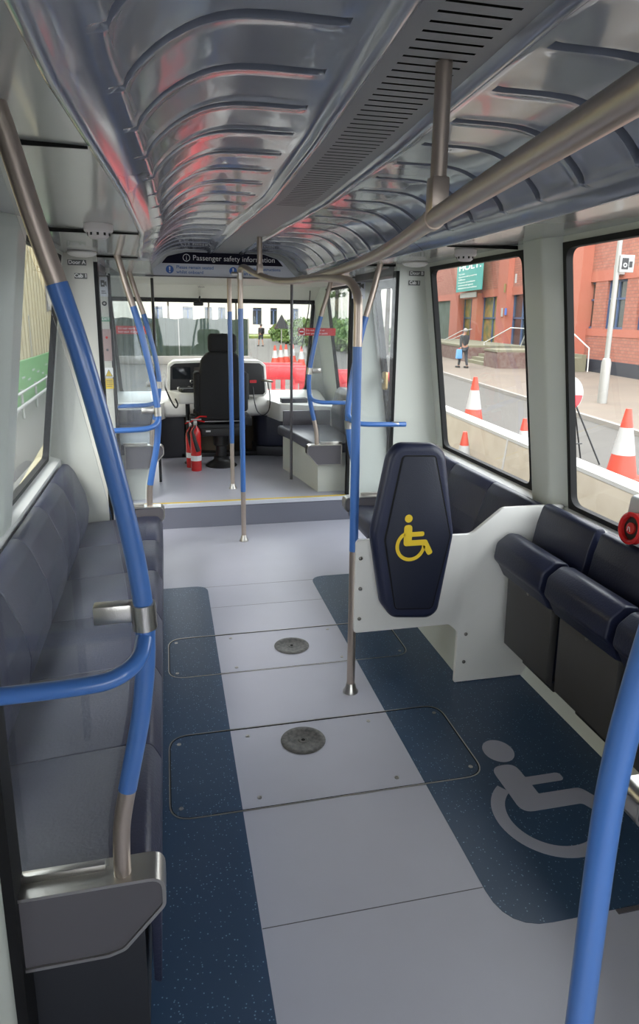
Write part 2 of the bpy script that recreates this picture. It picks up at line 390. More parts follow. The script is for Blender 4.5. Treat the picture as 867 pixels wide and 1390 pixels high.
# wheelchair symbol on the floor (drawn facing +x, up = +y)
def wheelchair(to, s):
    """symbol parts as polygons in unit space (about 1 tall); to(u, v) -> point"""
    bms = []
    head = [(.29+.085*math.cos(a), .90+.085*math.sin(a)) for a in [2*math.pi*k/24 for k in range(24)]]
    body = rpoly([(.20, .76), (.38, .76), (.38, .60), (.66, .60), (.66, .50), (.38, .50), (.38, .42), (.72, .42), (.88, .12), (.77, .06), (.62, .30), (.20, .30)], [.08, .08, .01, .05, .05, .01, .01, .06, .05, .05, .03, .07], 5)
    arc = []; R0, R1 = .34, .265; cx, cy = .36, .30
    A = [math.radians(118+k*(357-118)/36) for k in range(37)]
    wheel = [(cx+R0*math.cos(a), cy+R0*math.sin(a)) for a in A]+[(cx+R1*math.cos(a), cy+R1*math.sin(a)) for a in reversed(A)]
    return head, body, wheel
# ------------------------------------------------------------------ ceiling channel
def shift(y):
    K = [(-3, -.02), (1.1, -.015), (1.6, .01), (2.0, .03), (2.9, .05), (3.3, .035), (3.8, .01), (4.8, -.02), (5.5, -.04)]
    for (a, u), (c, v) in zip(K, K[1:]):
        if y <= c:
            t = max(0, (y-a)/(c-a)); t = t*t*(3-2*t) if a >= 2.9 or c <= 1.1 else t; return u+(v-u)*t
    return K[-1][1]
HP = [(.100, 2.136), (.107, 2.128), (.116, 2.121), (.128, 2.120), (.138, 2.126), (.146, 2.138), (.160, 2.142), (.19, 2.143), (.22, 2.143), (.25, 2.143), (.28, 2.143), (.31, 2.143), (.34, 2.142), (.37, 2.140),
      (.395, 2.136), (.42, 2.130), (.445, 2.121), (.47, 2.109), (.495, 2.094), (.52, 2.076), (.54, 2.058), (.555, 2.042), (.566, 2.028),
      (.570, 2.020), (.573, 2.012), (.580, 2.008), (.590, 2.006), (.602, 2.002), (.614, 1.996), (.625, 1.989), (.634, 1.982), (.642, 1.975), (.647, 1.969), (.655, 1.967), (.662, 1.968), (.668, 1.972)]
# resample finer between the rim and the cove
prof = []
for (a, b_) in zip(HP, HP[1:]):
    n = 2 if .16 <= a[0] < .566 else 1
    for k in range(n): prof.append((a[0]+(b_[0]-a[0])*k/n, a[1]+(b_[1]-a[1])*k/n))
prof.append(HP[-1])
RIB0, DR = 1.245, .243
ys = set(round(-1+.03*k, 4) for k in range(217) if -1+.03*k < 5.5) | {5.5}
for k in range(-2, 18):
    for d in (-.026, -.0205, -.017, -.0155, -.0135, -.0105, -.006, 0, .006, .0105, .0135, .0155, .017, .0205, .026): ys.add(round(RIB0+k*DR+d, 4))
ys = sorted(v for v in ys if -1 <= v <= 5.5)
rows = []
bm = newbm()
for y in ys:
    k = round((y-RIB0)/DR); yr = RIB0+k*DR; sh = shift(y)
    row = []
    for sd in (-1, 1):
        pts = []
        for h, z in prof:
            dz = 0
            a0, a1 = .205, .560
            if h > .19 and h < .575:
                w = .0165
                dh = max(0, a0-h, h-a1); d2 = math.sqrt((y-yr)**2+dh*dh)
                t = max(0, 1-(d2/w)**2) if d2 < w else 0
                dz = .042*min(1, t*2.4)
                if w < d2 < w*1.7: dz -= .0015
            nx = 0 if h < .38 else min(1, (h-.38)/.14)
            zz = z+dz*(1-.6*nx); hh = h+dz*nx
            if .567 < h < .582 and (y-yr)**2 < .0125**2: zz += .005
            pts.append(bm.verts.new((CX+sh+sd*hh, y, zz)))
        row.append(pts)
    rows.append(row)
for r0, r1 in zip(rows, rows[1:]):
    for a, c, flip in ((r0[0], r1[0], 0), (r0[1], r1[1], 1)):
        for i in range(len(a)-1):
            f = (a[i], a[i+1], c[i+1], c[i]); bm.faces.new(f if flip else f[::-1])
ceil = struct('ceiling', bm, 'ceil', 50)
# flat side panels of the ceiling, outer shell
b = newbm()
Y2 = [-1+.1*i for i in range(66)]
for sd in (-1, 1):
    for a, c in zip(Y2, Y2[1:]):
        quad(b, (CX+shift(a)+sd*.666, a, 1.9715), (CX+shift(c)+sd*.666, c, 1.9715), (wx(sd, 1.985), c, 1.985), (wx(sd, 1.985), a, 1.985))
obj('side_panel', b, 'sidepan', ceil, 0)
b = newbm()
for sd in (-1, 1):
    for y in (1.485, 2.93, 4.12):
        x0, x1 = sorted((CX+shift(y)+sd*.668, CX+sd*1.07)); box(b, x0, x1, y, y+.005, 1.9665, 1.983)
    for y in (3.15,):
        pass
obj('panel_seam', b, 'void', ceil)
b = newbm(); box(b, -1.0, 2.06, -3.05, 7.6, 2.19, 2.25); 
for sd in (-1, 1): box(b, *sorted((CX+sd*1.02, CX+sd*1.2)), -3.05, 7.6, 2.0, 2.2)
box(b, -1, 2.06, -3.05, -.95, 2.0, 2.06)
obj('roof_shell', b, 'sidepan', ceil)
# dark crossing joint in the channel
b = newbm()
for sd in (-1, 1):
    P = [(CX+shift(3.15)+sd*h, z) for h, z in HP[7:]]
    for (x0, z0), (x1, z1) in zip(P, P[1:]): quad(b, (x0, 3.147, z0-.0012), (x1, 3.147, z1-.0012), (x1, 3.153, z1-.0012), (x0, 3.153, z0-.0012))
obj('channel_joint', b, 'void', ceil, 0)
# ventilation grille with real slots
t = thing('ceiling_vent_grille', 'long grey slotted air vent running down the middle of the ceiling', 'vent', (CX, 1.8, 2.136))
b = newbm(); S = .0385; y = .30; slots = []
while y < 3.12: slots.append(y); y += S
hw = .1005
def gq(x0, x1, y0, y1):
    quad(b, (CX+shift(y0)+x0, y0, 2.136), (CX+shift(y1)+x0, y1, 2.136), (CX+shift(y1)+x1, y1, 2.136), (CX+shift(y0)+x1, y0, 2.136))
for i, y in enumerate(slots):
    gq(-.066, .066, y+.009, y+S)
    for x0, x1 in ((-hw, -.066), (.066, hw)): gq(x0, x1, y, y+S)
y = slots[-1]+S
while y < 5.49:
    y1 = min(5.5, y+.1); gq(-hw, hw, y, y1); y = y1
y = -1.0
while y < .299:
    y1 = min(.30, y+.1); gq(-hw, hw, y, y1); y = y1
obj('slotted_plate', b, 'grille', t, 0)
b = newbm(); box(b, CX-.09, CX+.14, .25, 3.2, 2.146, 2.15); obj('vent_duct', b, 'void', t)
# lower bulkhead round the safety sign and cab ceiling
b = newbm()
SB = 5.5
sgn = rpoly([(-.125, 1.955), (1.062, 1.955), (.935, 2.085), (.80, 2.136), (.17, 2.136), (.035, 2.085)], [.01, .01, .06, .10, .10, .06])
box(b, -.66, 1.70, SB+.012, SB+.05, 1.955, 2.19)
for sd in (-1, 1): box(b, *sorted((CX+sd*.60, CX+sd*1.1)), SB, SB+.05, 1.945, 2.02)
struct('wall_bulkhead', b, 'sidepan')
b = newbm(); box(b, -.66, 1.72, SB+.02, 7.15, 1.955, 1.975); struct('trim_3', b, 'cream')
b = newbm(); prism(b, [(7.0, 1.96), (7.36, 1.835), (7.42, 1.835), (7.42, 1.975), (7.0, 1.975)], 'x', -.66, 1.72, 0); box(b, -.64, 1.70, 6.98, 7.0, 1.953, 1.956)
struct('trim_4', b, 'cream')
# sign
t = thing('safety_information_sign', 'Passenger safety information sign across the front end of the ceiling', 'sign', (.47, SB, 2.0))
b = newbm(); prism(b, sgn, 'y', SB+.004, SB+.0122); obj('white_board', b, 'signwhite', t)
band = rpoly([(-.005, 2.046), (.945, 2.046), (.90, 2.098), (.79, 2.133), (.18, 2.133), (.04, 2.098)], [.002, .002, .05, .08, .08, .05])
b = newbm(); prism(b, band, 'y', SB+.0025, SB+.004); bb = obj('navy_header', b, 'signnavy', t)
b = lettering_bm('Passenger safety information', .056, facing(.232, SB+.0015, 2.073), .0005); obj('lettering', b, 'textwhite', bb)
def circ(cx, cz, r, n=28): return [(cx+r*math.cos(2*math.pi*k/n), cz+r*math.sin(2*math.pi*k/n)) for k in range(n)]
b = newbm(); ring(b, circ(.185, 2.09, .028), circ(.185, 2.09, .0235), 'y', SB+.001, SB+.0025)
_merge(b, lettering_bm('i', .05, facing(.185, SB+.0015, 2.073), .0005, 'CENTER')); obj('information_symbol', b, 'textwhite', bb)
for cx_, l1, l2 in ((.055, 'Please remain seated', 'whilst onboard'), (.545, 'Follow staff instructions', 'in an emergency')):
    b = newbm(); prism(b, circ(cx_, 2.0, .030), 'y', SB+.002, SB+.004); d = obj('blue_disc', b, 'signblue', t)
    b = newbm(); prism(b, [(cx_-.006, 2.02), (cx_+.006, 2.02), (cx_+.004, 1.992), (cx_-.004, 1.992)], 'y', SB+.001, SB+.002); prism(b, circ(cx_, 1.983, .005, 12), 'y', SB+.001, SB+.002)
    obj('exclamation_mark', b, 'textwhite', d)
    b = lettering_bm(l1, .034, facing(cx_+.05, SB+.0035, 2.008), .0005, bold=.0006); _merge(b, lettering_bm(l2, .034, facing(cx_+.05, SB+.0035, 1.972), .0005, bold=.0006)); obj('lettering', b, 'textblue', t)
b = newbm(); box(b, -.13, 1.07, SB-.004, SB+.012, 1.945, 1.955); obj('sign_lip', b, 'bracket', t)
# transverse panels beside the doors
def trans(side, y, z0, edge=.905):
    b = newbm(); xe = CX+side*edge
    pts = [(wx(side, z0, -.01), z0), (wx(side, 2.0, -.01), 2.0), (CX+side*(edge-.015), 2.0), (xe, z0)]
    prism(b, pts, 'y', y, y+.05, .004); return b, xe
k = 4
for side in (-1, 1):
    for y, z0 in ((4.10, 0), (5.20, .2), (1.20, 0), (-.02, 0)):
        k += 1
        if side == 1 and y == 1.20:
            continue
        b, xe = trans(side, y, z0, .92 if y > 5 else .885 if y == 1.2 else .905); o = struct('trim_%d' % k, b, 'cream' if (side < 0 and y > 2) else 'white_panel')
        if y != 1.2 or True:
            b = newbm(); e = CX+side*((.92 if y > 5 else .885 if y == 1.2 else .905)-.018)
            prism(b, [(e, z0+.002), (e, 1.94), (e+side*.0215, 1.94), (e+side*.0215, z0+.002)], 'y', y-.004 if y > 1.3 else y-.012, y+.06)
            obj('rubber_edge', b, 'black', o)
# door headers, doors
dn = 0
for side in (-1, 1):
    for ya, yb in ((4.15, 5.20), (.05, 1.2)):
        dn += 1
        if ya < 2 and side == 1: pass
        root = bpy.data.objects.new('door_%d' % dn, None); C.objects.link(root); root['kind'] = 'structure'; root.location = (wx(side, 0), ya, 0)
        for (p, q) in ((ya+.01, (ya+yb)/2-.003), ((ya+yb)/2+.003, yb-.01)):
            out = [(p, .02), (q, .02), (q, 1.93), (p, 1.93)]; f = .055
            inn = [(p+f, .30), (q-f, .30), (q-f, 1.87), (p+f, 1.87)]
            b = newbm(); ring(b, rpoly(out, .01), rpoly(inn, .05), 'x', 0, .04)
            for v in b.verts: v.co.x = wx(side, v.co.z)+side*(v.co.x-.0)
            bmesh.ops.recalc_face_normals(b, faces=b.faces[:]); lf = obj('door_leaf', b, 'black', root)
            b = newbm(); quad(b, (wx(side, .28, -.02), p+.03, .28), (wx(side, .28, -.02), q-.03, .28), (wx(side, 1.89, -.02), q-.03, 1.89), (wx(side, 1.89, -.02), p+.03, 1.89)); obj('pane', b, 'glass', lf, 0)
        b = newbm(); box(b, *sorted((CX+side*.93, CX+side*1.09)), ya, yb, 1.925, 1.978); obj('header_box', b, 'bracket', root)
b = newbm(); box(b, CX-.86, CX-.60, 4.16, 5.5, 1.958, 1.972); box(b, CX+.60, CX+.86, 4.16, 5.5, 1.958, 1.972)
struct('trim_20', b, 'sidepan')
# rear end of the saloon behind the viewer: wall with a wide window
b = newbm(); box(b, -.9, 1.96, -3.06, -3, -.05, .9); box(b, -.9, -.6, -3.06, -3, .9, 2.02); box(b, 1.66, 1.96, -3.06, -3, .9, 2.02); box(b, -.6, 1.66, -3.06, -3, 1.9, 2.02)
struct('wall_back', b, 'white_panel')
# ------------------------------------------------------------------ front: windscreen
YF = 7.4
ws = rpoly([(-.47, .845), (1.525, .845), (1.60, 1.80), (-.53, 1.80)], [.05, .07, .02, .02])
b = newbm(); o = [(-.72, .6), (1.78, .6), (1.66, 1.99), (-.60, 1.99)]
o = rpoly(o, .01); ring(b, o, ws, 'y', YF, YF+.06); fw = struct('wall_front', b, 'white_panel')
root = bpy.data.objects.new('window_20', None); C.objects.link(root); root['kind'] = 'structure'; root.location = (.5, YF, .845)
b = newbm(); ring(b, inset(ws, -.028), inset(ws, .008), 'y', YF-.012, YF+.03); box(b, -.56, 1.62, YF-.035, YF-.005, 1.80, 1.84, .004); obj('window_frame', b, 'black', root)
b = newbm(); p = inset(ws, -.005); prism(b, p, 'y', YF+.031, YF+.033); obj('pane', b, 'glass', root, 0)
# ------------------------------------------------------------------ cab dashboard
t = thing('driver_console', 'white moulded driving console under the windscreen with black instrument panel', 'dashboard', (.5, 7.0, .2))
b = newbm()
# ledge profile (y,z) across the cab
prism(b, [(7.40, .86), (7.20, .85), (6.98, .80), (6.93, .76), (6.93, .66), (6.97, .63), (7.40, .62)], 'x', -.60, 1.66, .02, 3); lg = obj('ledge', b, 'white', t)
b = newbm(); prism(b, rpoly([(1.10, 6.62), (1.64, 6.30), (1.64, 7.0), (1.02, 7.0)], [.06, .02, .02, .02]), 'z', .62, .80, .03, 3); obj('side_ledge', b, 'white', t)
b = newbm(); prism(b, rpoly([(-.55, 6.45), (-.12, 6.72), (-.02, 7.0), (-.55, 7.0)], [.02, .1, .02, .02]), 'z', .62, .79, .03, 3); obj('side_ledge', b, 'white', t)
b = newbm(); box(b, -.10, .16, 6.98, 7.4, .2, .65, .01); obj('lower_panel', b, 'darkgrey', t)
b = newbm(); prism(b, rpoly([(.92, 7.40), (.92, 7.02), (1.02, 6.98), (1.64, 6.80), (1.64, 7.40)], [.01, .05, .1, .01, .01]), 'z', .30, .64, .01); obj('lower_panel', b, 'navy', t)
b = newbm(); prism(b, rpoly([(.90, 7.42), (.90, 6.98), (1.02, 6.94), (1.64, 6.76), (1.64, 7.42)], [.01, .05, .1, .01, .01]), 'z', .2, .30, .01); obj('skirting', b, 'darkgrey', t)
b = newbm(); box(b, .16, .92, 7.3, 7.38, .2, .63); obj('footwell_back', b, mat('brown_board', (.10, .075, .05), .8), t)
b = newbm(); box(b, .12, 1.0, 6.98, 7.12, .2, .245, .006); obj('foot_bar', b, 'blackplastic', t)
sh = rpoly([(.0, .905), (.03, .84), (.985, .84), (1.02, .88), (1.005, 1.165), (.95, 1.21), (.5, 1.225), (.07, 1.21), (.012, 1.165)], [.03, .02, .02, .03, .03, .06, .3, .06, .03])
b = newbm(); prism(b, sh, 'y', 6.90, 7.18, .018, 3); s = obj('instrument_binnacle', b, 'white', t)
inn = inset(sh, .026)
b = newbm(); prism(b, inn, 'y', 6.893, 6.91, .006, 2); pn = obj('black_instrument_panel', b, 'blackplastic', t)
b = newbm(); prism(b, rrect(.055, .235, 1.03, 1.15, .01), 'y', 6.888, 6.893, .001); obj('display', b, mat('dark_display', (.015, .018, .022), .12), pn)
b = newbm(); prism(b, rrect(.27, .345, 1.09, 1.15, .02), 'y', 6.888, 6.893, .001); obj('gauge', b, mat('gauge_face', (.06, .05, .045), .3), pn)
for x, z, m_ in ((.115, .935, 'textwhite'), (.215, .94, 'signred'), (.275, 1.0, 'textwhite'), (.31, 1.035, 'signblue'), (.275, .955, 'textwhite'), (.31, .985, 'signblue'), (.36, 1.0, 'textwhite'), (.245, 1.005, 'blackplastic')):
    b = newbm(); lathe(b, [(0, 0), (.020, 0), (.020, .012), (.014, .016), (0, .016)], (x, 6.893, z), 16, RX); kb = obj('control_button', b, 'steel', pn)
    b = newbm(); lathe(b, [(0, .016), (.0125, .016), (.011, .021), (0, .021)], (x, 6.893, z), 14, RX); obj('button_cap', b, m_, pn)
b = newbm(); prism(b, rrect(.835, .905, .985, 1.015, .004), 'y', 6.886, 6.893); obj('red_indicator', b, 'signred', pn)
b = newbm(); tube(b, [(.96, 6.90, 1.01), (1.0, 6.84, 1.01), (1.06, 6.80, 1.005)], .010, 8); obj('key_lever', b, 'steel', pn)
b = newbm(); prism(b, rrect(.745, .815, .82, 1.09, .02), 'y', 6.80, 6.86, .012, 3); hs = obj('handset', b, 'blackplastic', t)
b = newbm(); tube(b, [(.86, 6.85, .95), (.87, 6.80, .80), (.90, 6.78, .70), (.96, 6.78, .665), (1.02, 6.80, .72), (1.035, 6.84, .86), (1.02, 6.88, .99)], .006, 8, 5); obj('handset_cord', b, 'blackplastic', hs)
b = newbm(); box(b, 1.13, 1.40, 6.66, 6.78, .80, .845, .006); obj('grey_tray', b, 'darkgrey', t)
# control arm pod on a post
t = thing('control_pod', 'white control pod with black screen on a post left of the driving seat', 'control pod', (.2, 6.6, .2))
b = newbm(); lathe(b, [(0, .2), (.05, .2), (.05, .215), (.022, .22), (.022, .82), (0, .82)], (.19, 6.70, 0), 20); obj('post', b, 'blackplastic', t)
b = newbm(); prism(b, rpoly([(-.01, 6.75), (.10, 6.50), (.29, 6.48), (.29, 6.66), (.16, 6.80)], .05), 'z', .825, .935, .018, 3); pd = obj('pod_body', b, 'white', t)
b = newbm(); prism(b, rpoly([(.10, 6.66), (.13, 6.515), (.275, 6.505), (.275, 6.62), (.2, 6.7)], .03), 'z', .93, .972, .006, 2); obj('black_screen', b, 'blackplastic', pd)
b = newbm(); tube(b, [(-.03, 7.1, 1.02), (-.02, 6.6, .98), (.03, 6.5, .86), (.07, 6.45, .80), (.09, 6.45, .83), (.07, 6.48, .88)], .008, 8, 6); obj('cable', b, 'blackplastic', t)
# driver seat
t = thing('driving_chair', 'black high-backed driving seat on a round pedestal, seen from behind', 'seat', (.50, 6.5, .2))
b = newbm(); lathe(b, [(0, .2), (.155, .2), (.155, .207), (.12, .235), (.085, .255), (.075, .27), (.075, .30), (0, .30)], (.50, 6.55, 0), 32); obj('pedestal_base', b, 'blackplastic', t)
b = newbm(); lathe(b, [(0, .27), (.055, .27), (.055, .40), (.075, .41), (.075, .58), (0, .58)], (.50, 6.55, 0), 24); obj('pedestal_column', b, 'blackplastic', t)
b = newbm(); box(b, .27, .73, 6.42, 6.98, .56, .64, .02, 2); box(b, .30, .70, 6.405, 6.45, .52, .60, .008); obj('seat_pan', b, 'blackplastic', t)
b = newbm(); box(b, .25, .75, 6.44, 6.98, .63, .74, .045, 4); obj('seat_cushion', b, 'blackcloth', t)
bk = rpoly([(.285, .68), (.715, .68), (.725, .95), (.70, 1.25), (.64, 1.325), (.38, 1.325), (.315, 1.25), (.275, .95)], [.04, .04, .15, .08, .08, .08, .08, .15], 6)
b = newbm(); prism(b, bk, 'y', 6.36, 6.50, .035, 4, Matrix.Rotation(0, 4, 'X')); obj('backrest', b, 'blackcloth', t)
for x in (.280, .720):
    b = newbm(); box(b, x-.035, x+.035, 6.37, 6.58, .76, 1.14, .03, 4); obj('side_bolster', b, 'blackcloth', t)
b = newbm(); box(b, .385, .655, 6.37, 6.47, 1.315, 1.495, .04, 4); box(b, .44, .60, 6.39, 6.44, 1.28, 1.34, .01); obj('headrest', b, 'blackcloth', t)
b = newbm(); box(b, .335, .68, 6.352, 6.36, .672, .677); obj('piping', b, 'steel', t)
b = newbm(); box(b, .71, .80, 6.45, 6.80, .60, .70, .02); obj('side_cover', b, 'blackplastic', t)
b = newbm(); box(b, .20, .27, 6.5, 6.62, .62, .72, .02, 3); obj('side_cover', b, 'blackplastic', t)
b = newbm(); box(b, .345, .39, 6.40, 6.404, .565, .58); obj('white_tag', b, 'textwhite', t)
# fire extinguishers
def extinguisher(x, y, h, label):
    t = thing('fire_extinguisher', label, 'fire extinguisher', (x, y, .2), 'red fire extinguishers beside the driving seat')
    z = .2; b = newbm(); lathe(b, [(0, z), (.048, z), (.05, z+.01), (.05, z+h-.10), (.046, z+h-.06), (.034, z+h-.03), (.018, z+h-.012), (.015, z+h), (0, z+h)], (x, y, 0), 24); c = obj('cylinder', b, 'red', t)
    b = newbm(); lathe(b, [(.0505, z+.10), (.0512, z+.10), (.0512, z+.15), (.0505, z+.15)], (x, y, 0), 24); obj('white_label', b, 'textwhite', c)
    b = newbm(); box(b, x-.016, x+.016, y-.016, y+.016, z+h, z+h+.045, .004); box(b, x-.04, x+.06, y-.008, y+.008, z+h+.05, z+h+.062, .003); obj('valve', b, 'steel', t)
    b = newbm(); tube(b, [(x-.02, y, z+h+.05), (x+.05, y, z+h+.085), (x+.11, y, z+h+.08)], .007, 8); tube(b, [(x-.05, y, z+h+.03), (x+.0, y, z+h+.055), (x+.09, y, z+h+.03)], .006, 8); obj('lever_handle', b, 'red', t)
    b = newbm(); tube(b, [(x+.0, y-.03, z+h-.0), (x-.03, y-.065, z+h-.05), (x-.01, y-.07, z+h-.14), (x+.02, y-.068, z+h-.24)], [.009, .012, .018, .022], 12); obj('discharge_horn', b, 'blackplastic', t)
extinguisher(.245, 6.36, .44, 'red fire extinguisher with black horn standing nearest on the cab floor')
extinguisher(.205, 6.52, .40, 'red fire extinguisher half hidden behind the nearer one')
# ------------------------------------------------------------------ grab poles
PR = .0178
def ptube(bm, pts, r=PR, sm=0): return tube(bm, pts, r, 20, sm)
def base_flange(bm, x, y, z): lathe(bm, [(0, z), (.034, z), (.034, z+.006), (.026, z+.018), (.0215, z+.040), (.019, z+.045), (0, z+.045)], (x, y, 0), 28)
def split(P, z): return [p for p in P if p[2] <= z], [p for p in P if p[2] >= z]
def straight_pole(x, y, z0, z1, zb0, zb1, label):
    t = thing('grab_pole', label, 'grab pole', (x, y, z0), 'upright blue and steel grab poles')
    b = newbm(); base_flange(b, x, y, z0); obj('floor_flange', b, 'steel', t)
    b = newbm(); ptube(b, [(x, y, z0+.01), (x, y, z1)]); obj('steel_tube', b, 'bronze', t)
    b = newbm(); ptube(b, [(x, y, zb0), (x, y, zb1)], PR+.0012); obj('blue_sleeve', b, 'blue', t)
    return t
p2 = straight_pole(.52, 4.78, 0, 1.93, .385, 1.705, 'central pole standing at the foot of the step')
b = newbm(); lathe(b, [(0, 1.90), (.022, 1.90), (.022, 1.955), (.012, 1.965), (0, 1.965)], (.52, 4.78, 0), 18); tube(b, [(.52, 4.78, 1.935), (.46, 4.78, 1.935)], .014, 12); obj('top_fitting', b, 'steel', p2)
p3 = straight_pole(.52, 5.6, .2, 1.96, .60, 1.69, 'farther central pole standing on the raised floor')
# main pole that bends forward into the rail
t = thing('grab_pole', 'pole beside the wheelchair pad that bends forward at the top into the ceiling rail', 'grab pole', (.75, 2.6, 0), 'upright blue and steel grab poles')
b = newbm(); base_flange(b, .757, 2.6, 0); obj('floor_flange', b, 'steel', t)
P = [(.757, 2.6, .01), (.754, 2.6, .6), (.75, 2.6, 1.2), (.747, 2.6, 1.66)]; b = newbm(); ptube(b, P)
E_ = smooth([(.747, 2.6, 1.66), (.746, 2.602, 1.71), (.745, 2.63, 1.755), (.744, 2.72, 1.793), (.744, 2.90, 1.815), (.743, 3.2, 1.835), (.741, 3.5, 1.845), (.739, 3.75, 1.85)], 5); ptube(b, E_)
obj('steel_tube', b, 'bronze', t)
b = newbm(); ptube(b, [(.754, 2.6, .676), (.7515, 2.6, 1.0), (.747, 2.6, 1.54)], PR+.0012); obj('blue_sleeve', b, 'blue', t)
# near pole at right
t = thing('grab_pole', 'blue pole close to the viewer crossing the lower right corner', 'grab pole', (.552, .652, 0), 'upright blue and steel grab poles')
b = newbm(); base_flange(b, .552, .652, 0); obj('floor_flange', b, 'steel', t)
b = newbm(); NP = smooth([(.555, .652, .01), (.553, .652, .6), (.551, .652, .95), (.557, .652, 1.09), (.572, .652, 1.20), (.595, .652, 1.32), (.64, .652, 1.50), (.69, .652, 1.70), (.76, .652, 1.95), (.80, .652, 2.138)], 6); ptube(b, NP); obj('steel_tube', b, 'bronze', t)
b = newbm(); ptube(b, [p for p in NP if .5 < p.z < 1.6], PR+.0012); obj('blue_sleeve', b, 'blue', t)
# overhead rail
t = thing('ceiling_handrail', 'long brown metal handrail running under the ceiling toward the cab', 'handrail', (.55, 1.36, 1.85))
RP = [(.29, -.2, 1.84), (.36, .25, 1.845), (.425, .60, 1.85), (.552, 1.367, 1.853), (.64, 1.85, 1.853), (.705, 2.33, 1.852), (.742, 2.85, 1.852), (.752, 3.3, 1.852), (.742, 3.75, 1.852), (.71, 4.02, 1.858), (.66, 4.2, 1.873), (.60, 4.35, 1.905), (.567, 4.5, 1.935), (.54, 4.62, 1.968), (.525, 4.72, 1.975), (.52, 4.78, 1.955)]
b = newbm(); tube(b, RP, .0195, 22, 7); obj('rail_tube', b, 'bronze', t)
for p, q in (((.558, 1.40, 1.853), (.552, 1.367, 1.853)), ((.744, 3.68, 1.852), (.741, 3.76, 1.852))):
    b = newbm(); tube(b, [p, q], .0225, 20); obj('sleeve', b, 'bronze', t)
for x, y, z0 in ((.552, 1.36, 1.86), (.60, 4.36, 1.905)):
    b = newbm(); tube(b, [(x, y, z0), (x, y, 2.14)], .0165, 18); h = obj('ceiling_hanger', b, 'bronze', t)
    b = newbm(); box(b, x-.019, x+.019, y-.019, y+.019, z0-.01, z0+.07, .006); obj('hanger_bracket', b, 'bronze', h)
# curved screen poles with rail and glass
PX = [(.50, -.134), (.56, -.133), (.63, -.128), (.724, -.110), (.89, -.076), (1.05, -.061), (1.19, -.070), (1.354, -.096), (1.596, -.145), (1.80, -.200), (1.93, -.232), (1.985, -.247)]
def curve_pts(side, y, z0, zt, sq=1.0):
    P = []
    for z, x in PX:
        zz = z0+(z-.5)*(zt-z0)/(1.985-.5); P.append((x if side < 0 else 2*CX-x, y, zz))
    return P
def screen_pole(side, y, z0, zt, zb0, zb1, label, railz=(1.03,), wall_x=None, ry=-.08, clampz=1.09, glass=True):
    t = thing('curved_grab_pole', label, 'grab pole', (CX+side*.664, y, z0), 'curved blue poles of the draught screens')
    P = smooth(curve_pts(side, y, z0, zt), 5)
    def cut(z):
        for a, c in zip(P, P[1:]):
            if a.z <= z <= c.z: return a+(c-a)*((z-a.z)/max(1e-6, c.z-a.z))
    c0, c1 = cut(zb0), cut(zb1)
    lo = [p for p in P if p.z < zb0]+[cut(zb0+.006)]; mid = [c0]+[p for p in P if zb0+.004 < p.z < zb1-.004]+[c1]; hi = [cut(zb1-.006)]+[p for p in P if p.z > zb1+.002]
    b = newbm(); ptube(b, lo); obj('steel_foot', b, 'bronze', t)
    b = newbm(); ptube(b, mid, PR+.0012); bs = obj('blue_sleeve', b, 'blue', t)
    b = newbm(); ptube(b, hi); obj('steel_top', b, 'bronze', t)
    b = newbm(); p = P[0]; lathe(b, [(0, p.z-.004), (.026, p.z-.004), (.026, p.z+.002), (.0185, p.z+.006), (0, p.z+.006)], (p.x, p.y, 0), 20); obj('foot_collar', b, 'steel', t)
    we = CX+side*(.885 if y < 2 else .905)
    def px_at(z):
        for a, c in zip(P, P[1:]):
            if a.z <= z <= c.z: return a.x+(c.x-a.x)*(z-a.z)/max(1e-6, c.z-a.z)
        return P[-1].x
    for rz in railz:
        x = px_at(rz+.03)
        b = newbm(); tube(b, [(x, y, rz+.045), (x+side*.012, y+ry*.5, rz+.015), (x+side*.05, y+ry*.95, rz), (x+side*.12, y+ry*1.05, rz-.008), (we+side*.05, y+ry, rz-.014)], PR*.92, 16, 6)
        obj('blue_side_rail', b, 'blue', t)
        if y > 2:
            b = newbm(); tube(b, [(we+side*.0, y+ry, rz-.012), (we-side*.045, y+ry, rz-.012)], PR*.98, 14); obj('rail_end', b, 'steel', t)
    # glass clamp
    x = px_at(clampz); b = newbm()
    tube(b, [(px_at(clampz-.026), y, clampz-.026), (px_at(clampz+.026), y, clampz+.026)], PR+.006, 20)
    box(b, *sorted((x+side*.018, x+side*.095)), y+.004, y+.034, clampz-.016, clampz+.022, .003)
    obj('glass_clamp', b, 'steel', t)
    if glass:
        gl = newbm(); zs = [z0+.012+(zt-.03-z0)*k/24 for k in range(25)]
        A = [(px_at(z)+side*.028, z) for z in zs]; Bp = [(we+side*.005, z) for z in zs]
        prism(gl, A+Bp[::-1], 'y', y+.016, y+.022)
        g = thing('glass_screen', label.replace('curved blue pole', 'clear glass draught panel').replace('curved pole', 'clear glass draught panel'), 'glass panel', (CX+side*.8, y+.019, z0), 'glass draught panels')
        obj('glass_sheet', gl, 'screen', g, 30)
        b = newbm(); box(b, *sorted((CX+side*.70, CX+side*.885)), y+.010, y+.028, z0-.002, z0+.022, .002); obj('bottom_channel', b, 'steel', g)
    return t
screen_pole(-1, 1.235, .492, 1.975, .70, 1.70, 'curved blue pole in the left foreground, end of the long bench', (1.0,), clampz=1.083)
screen_pole(-1, 4.08, .50, 1.98, .64, 1.70, 'curved blue pole at the far end of the left bench by the step', (1.005,))
screen_pole(1, 4.08, .50, 1.98, .64, 1.66, 'curved blue pole at the far right, beyond the wheelchair pad', (1.005,), clampz=.985)
screen_pole(-1, 5.30, .655, 1.98, .86, 1.66, 'curved blue pole at the end of the left cab seat', (.992,), clampz=1.13)
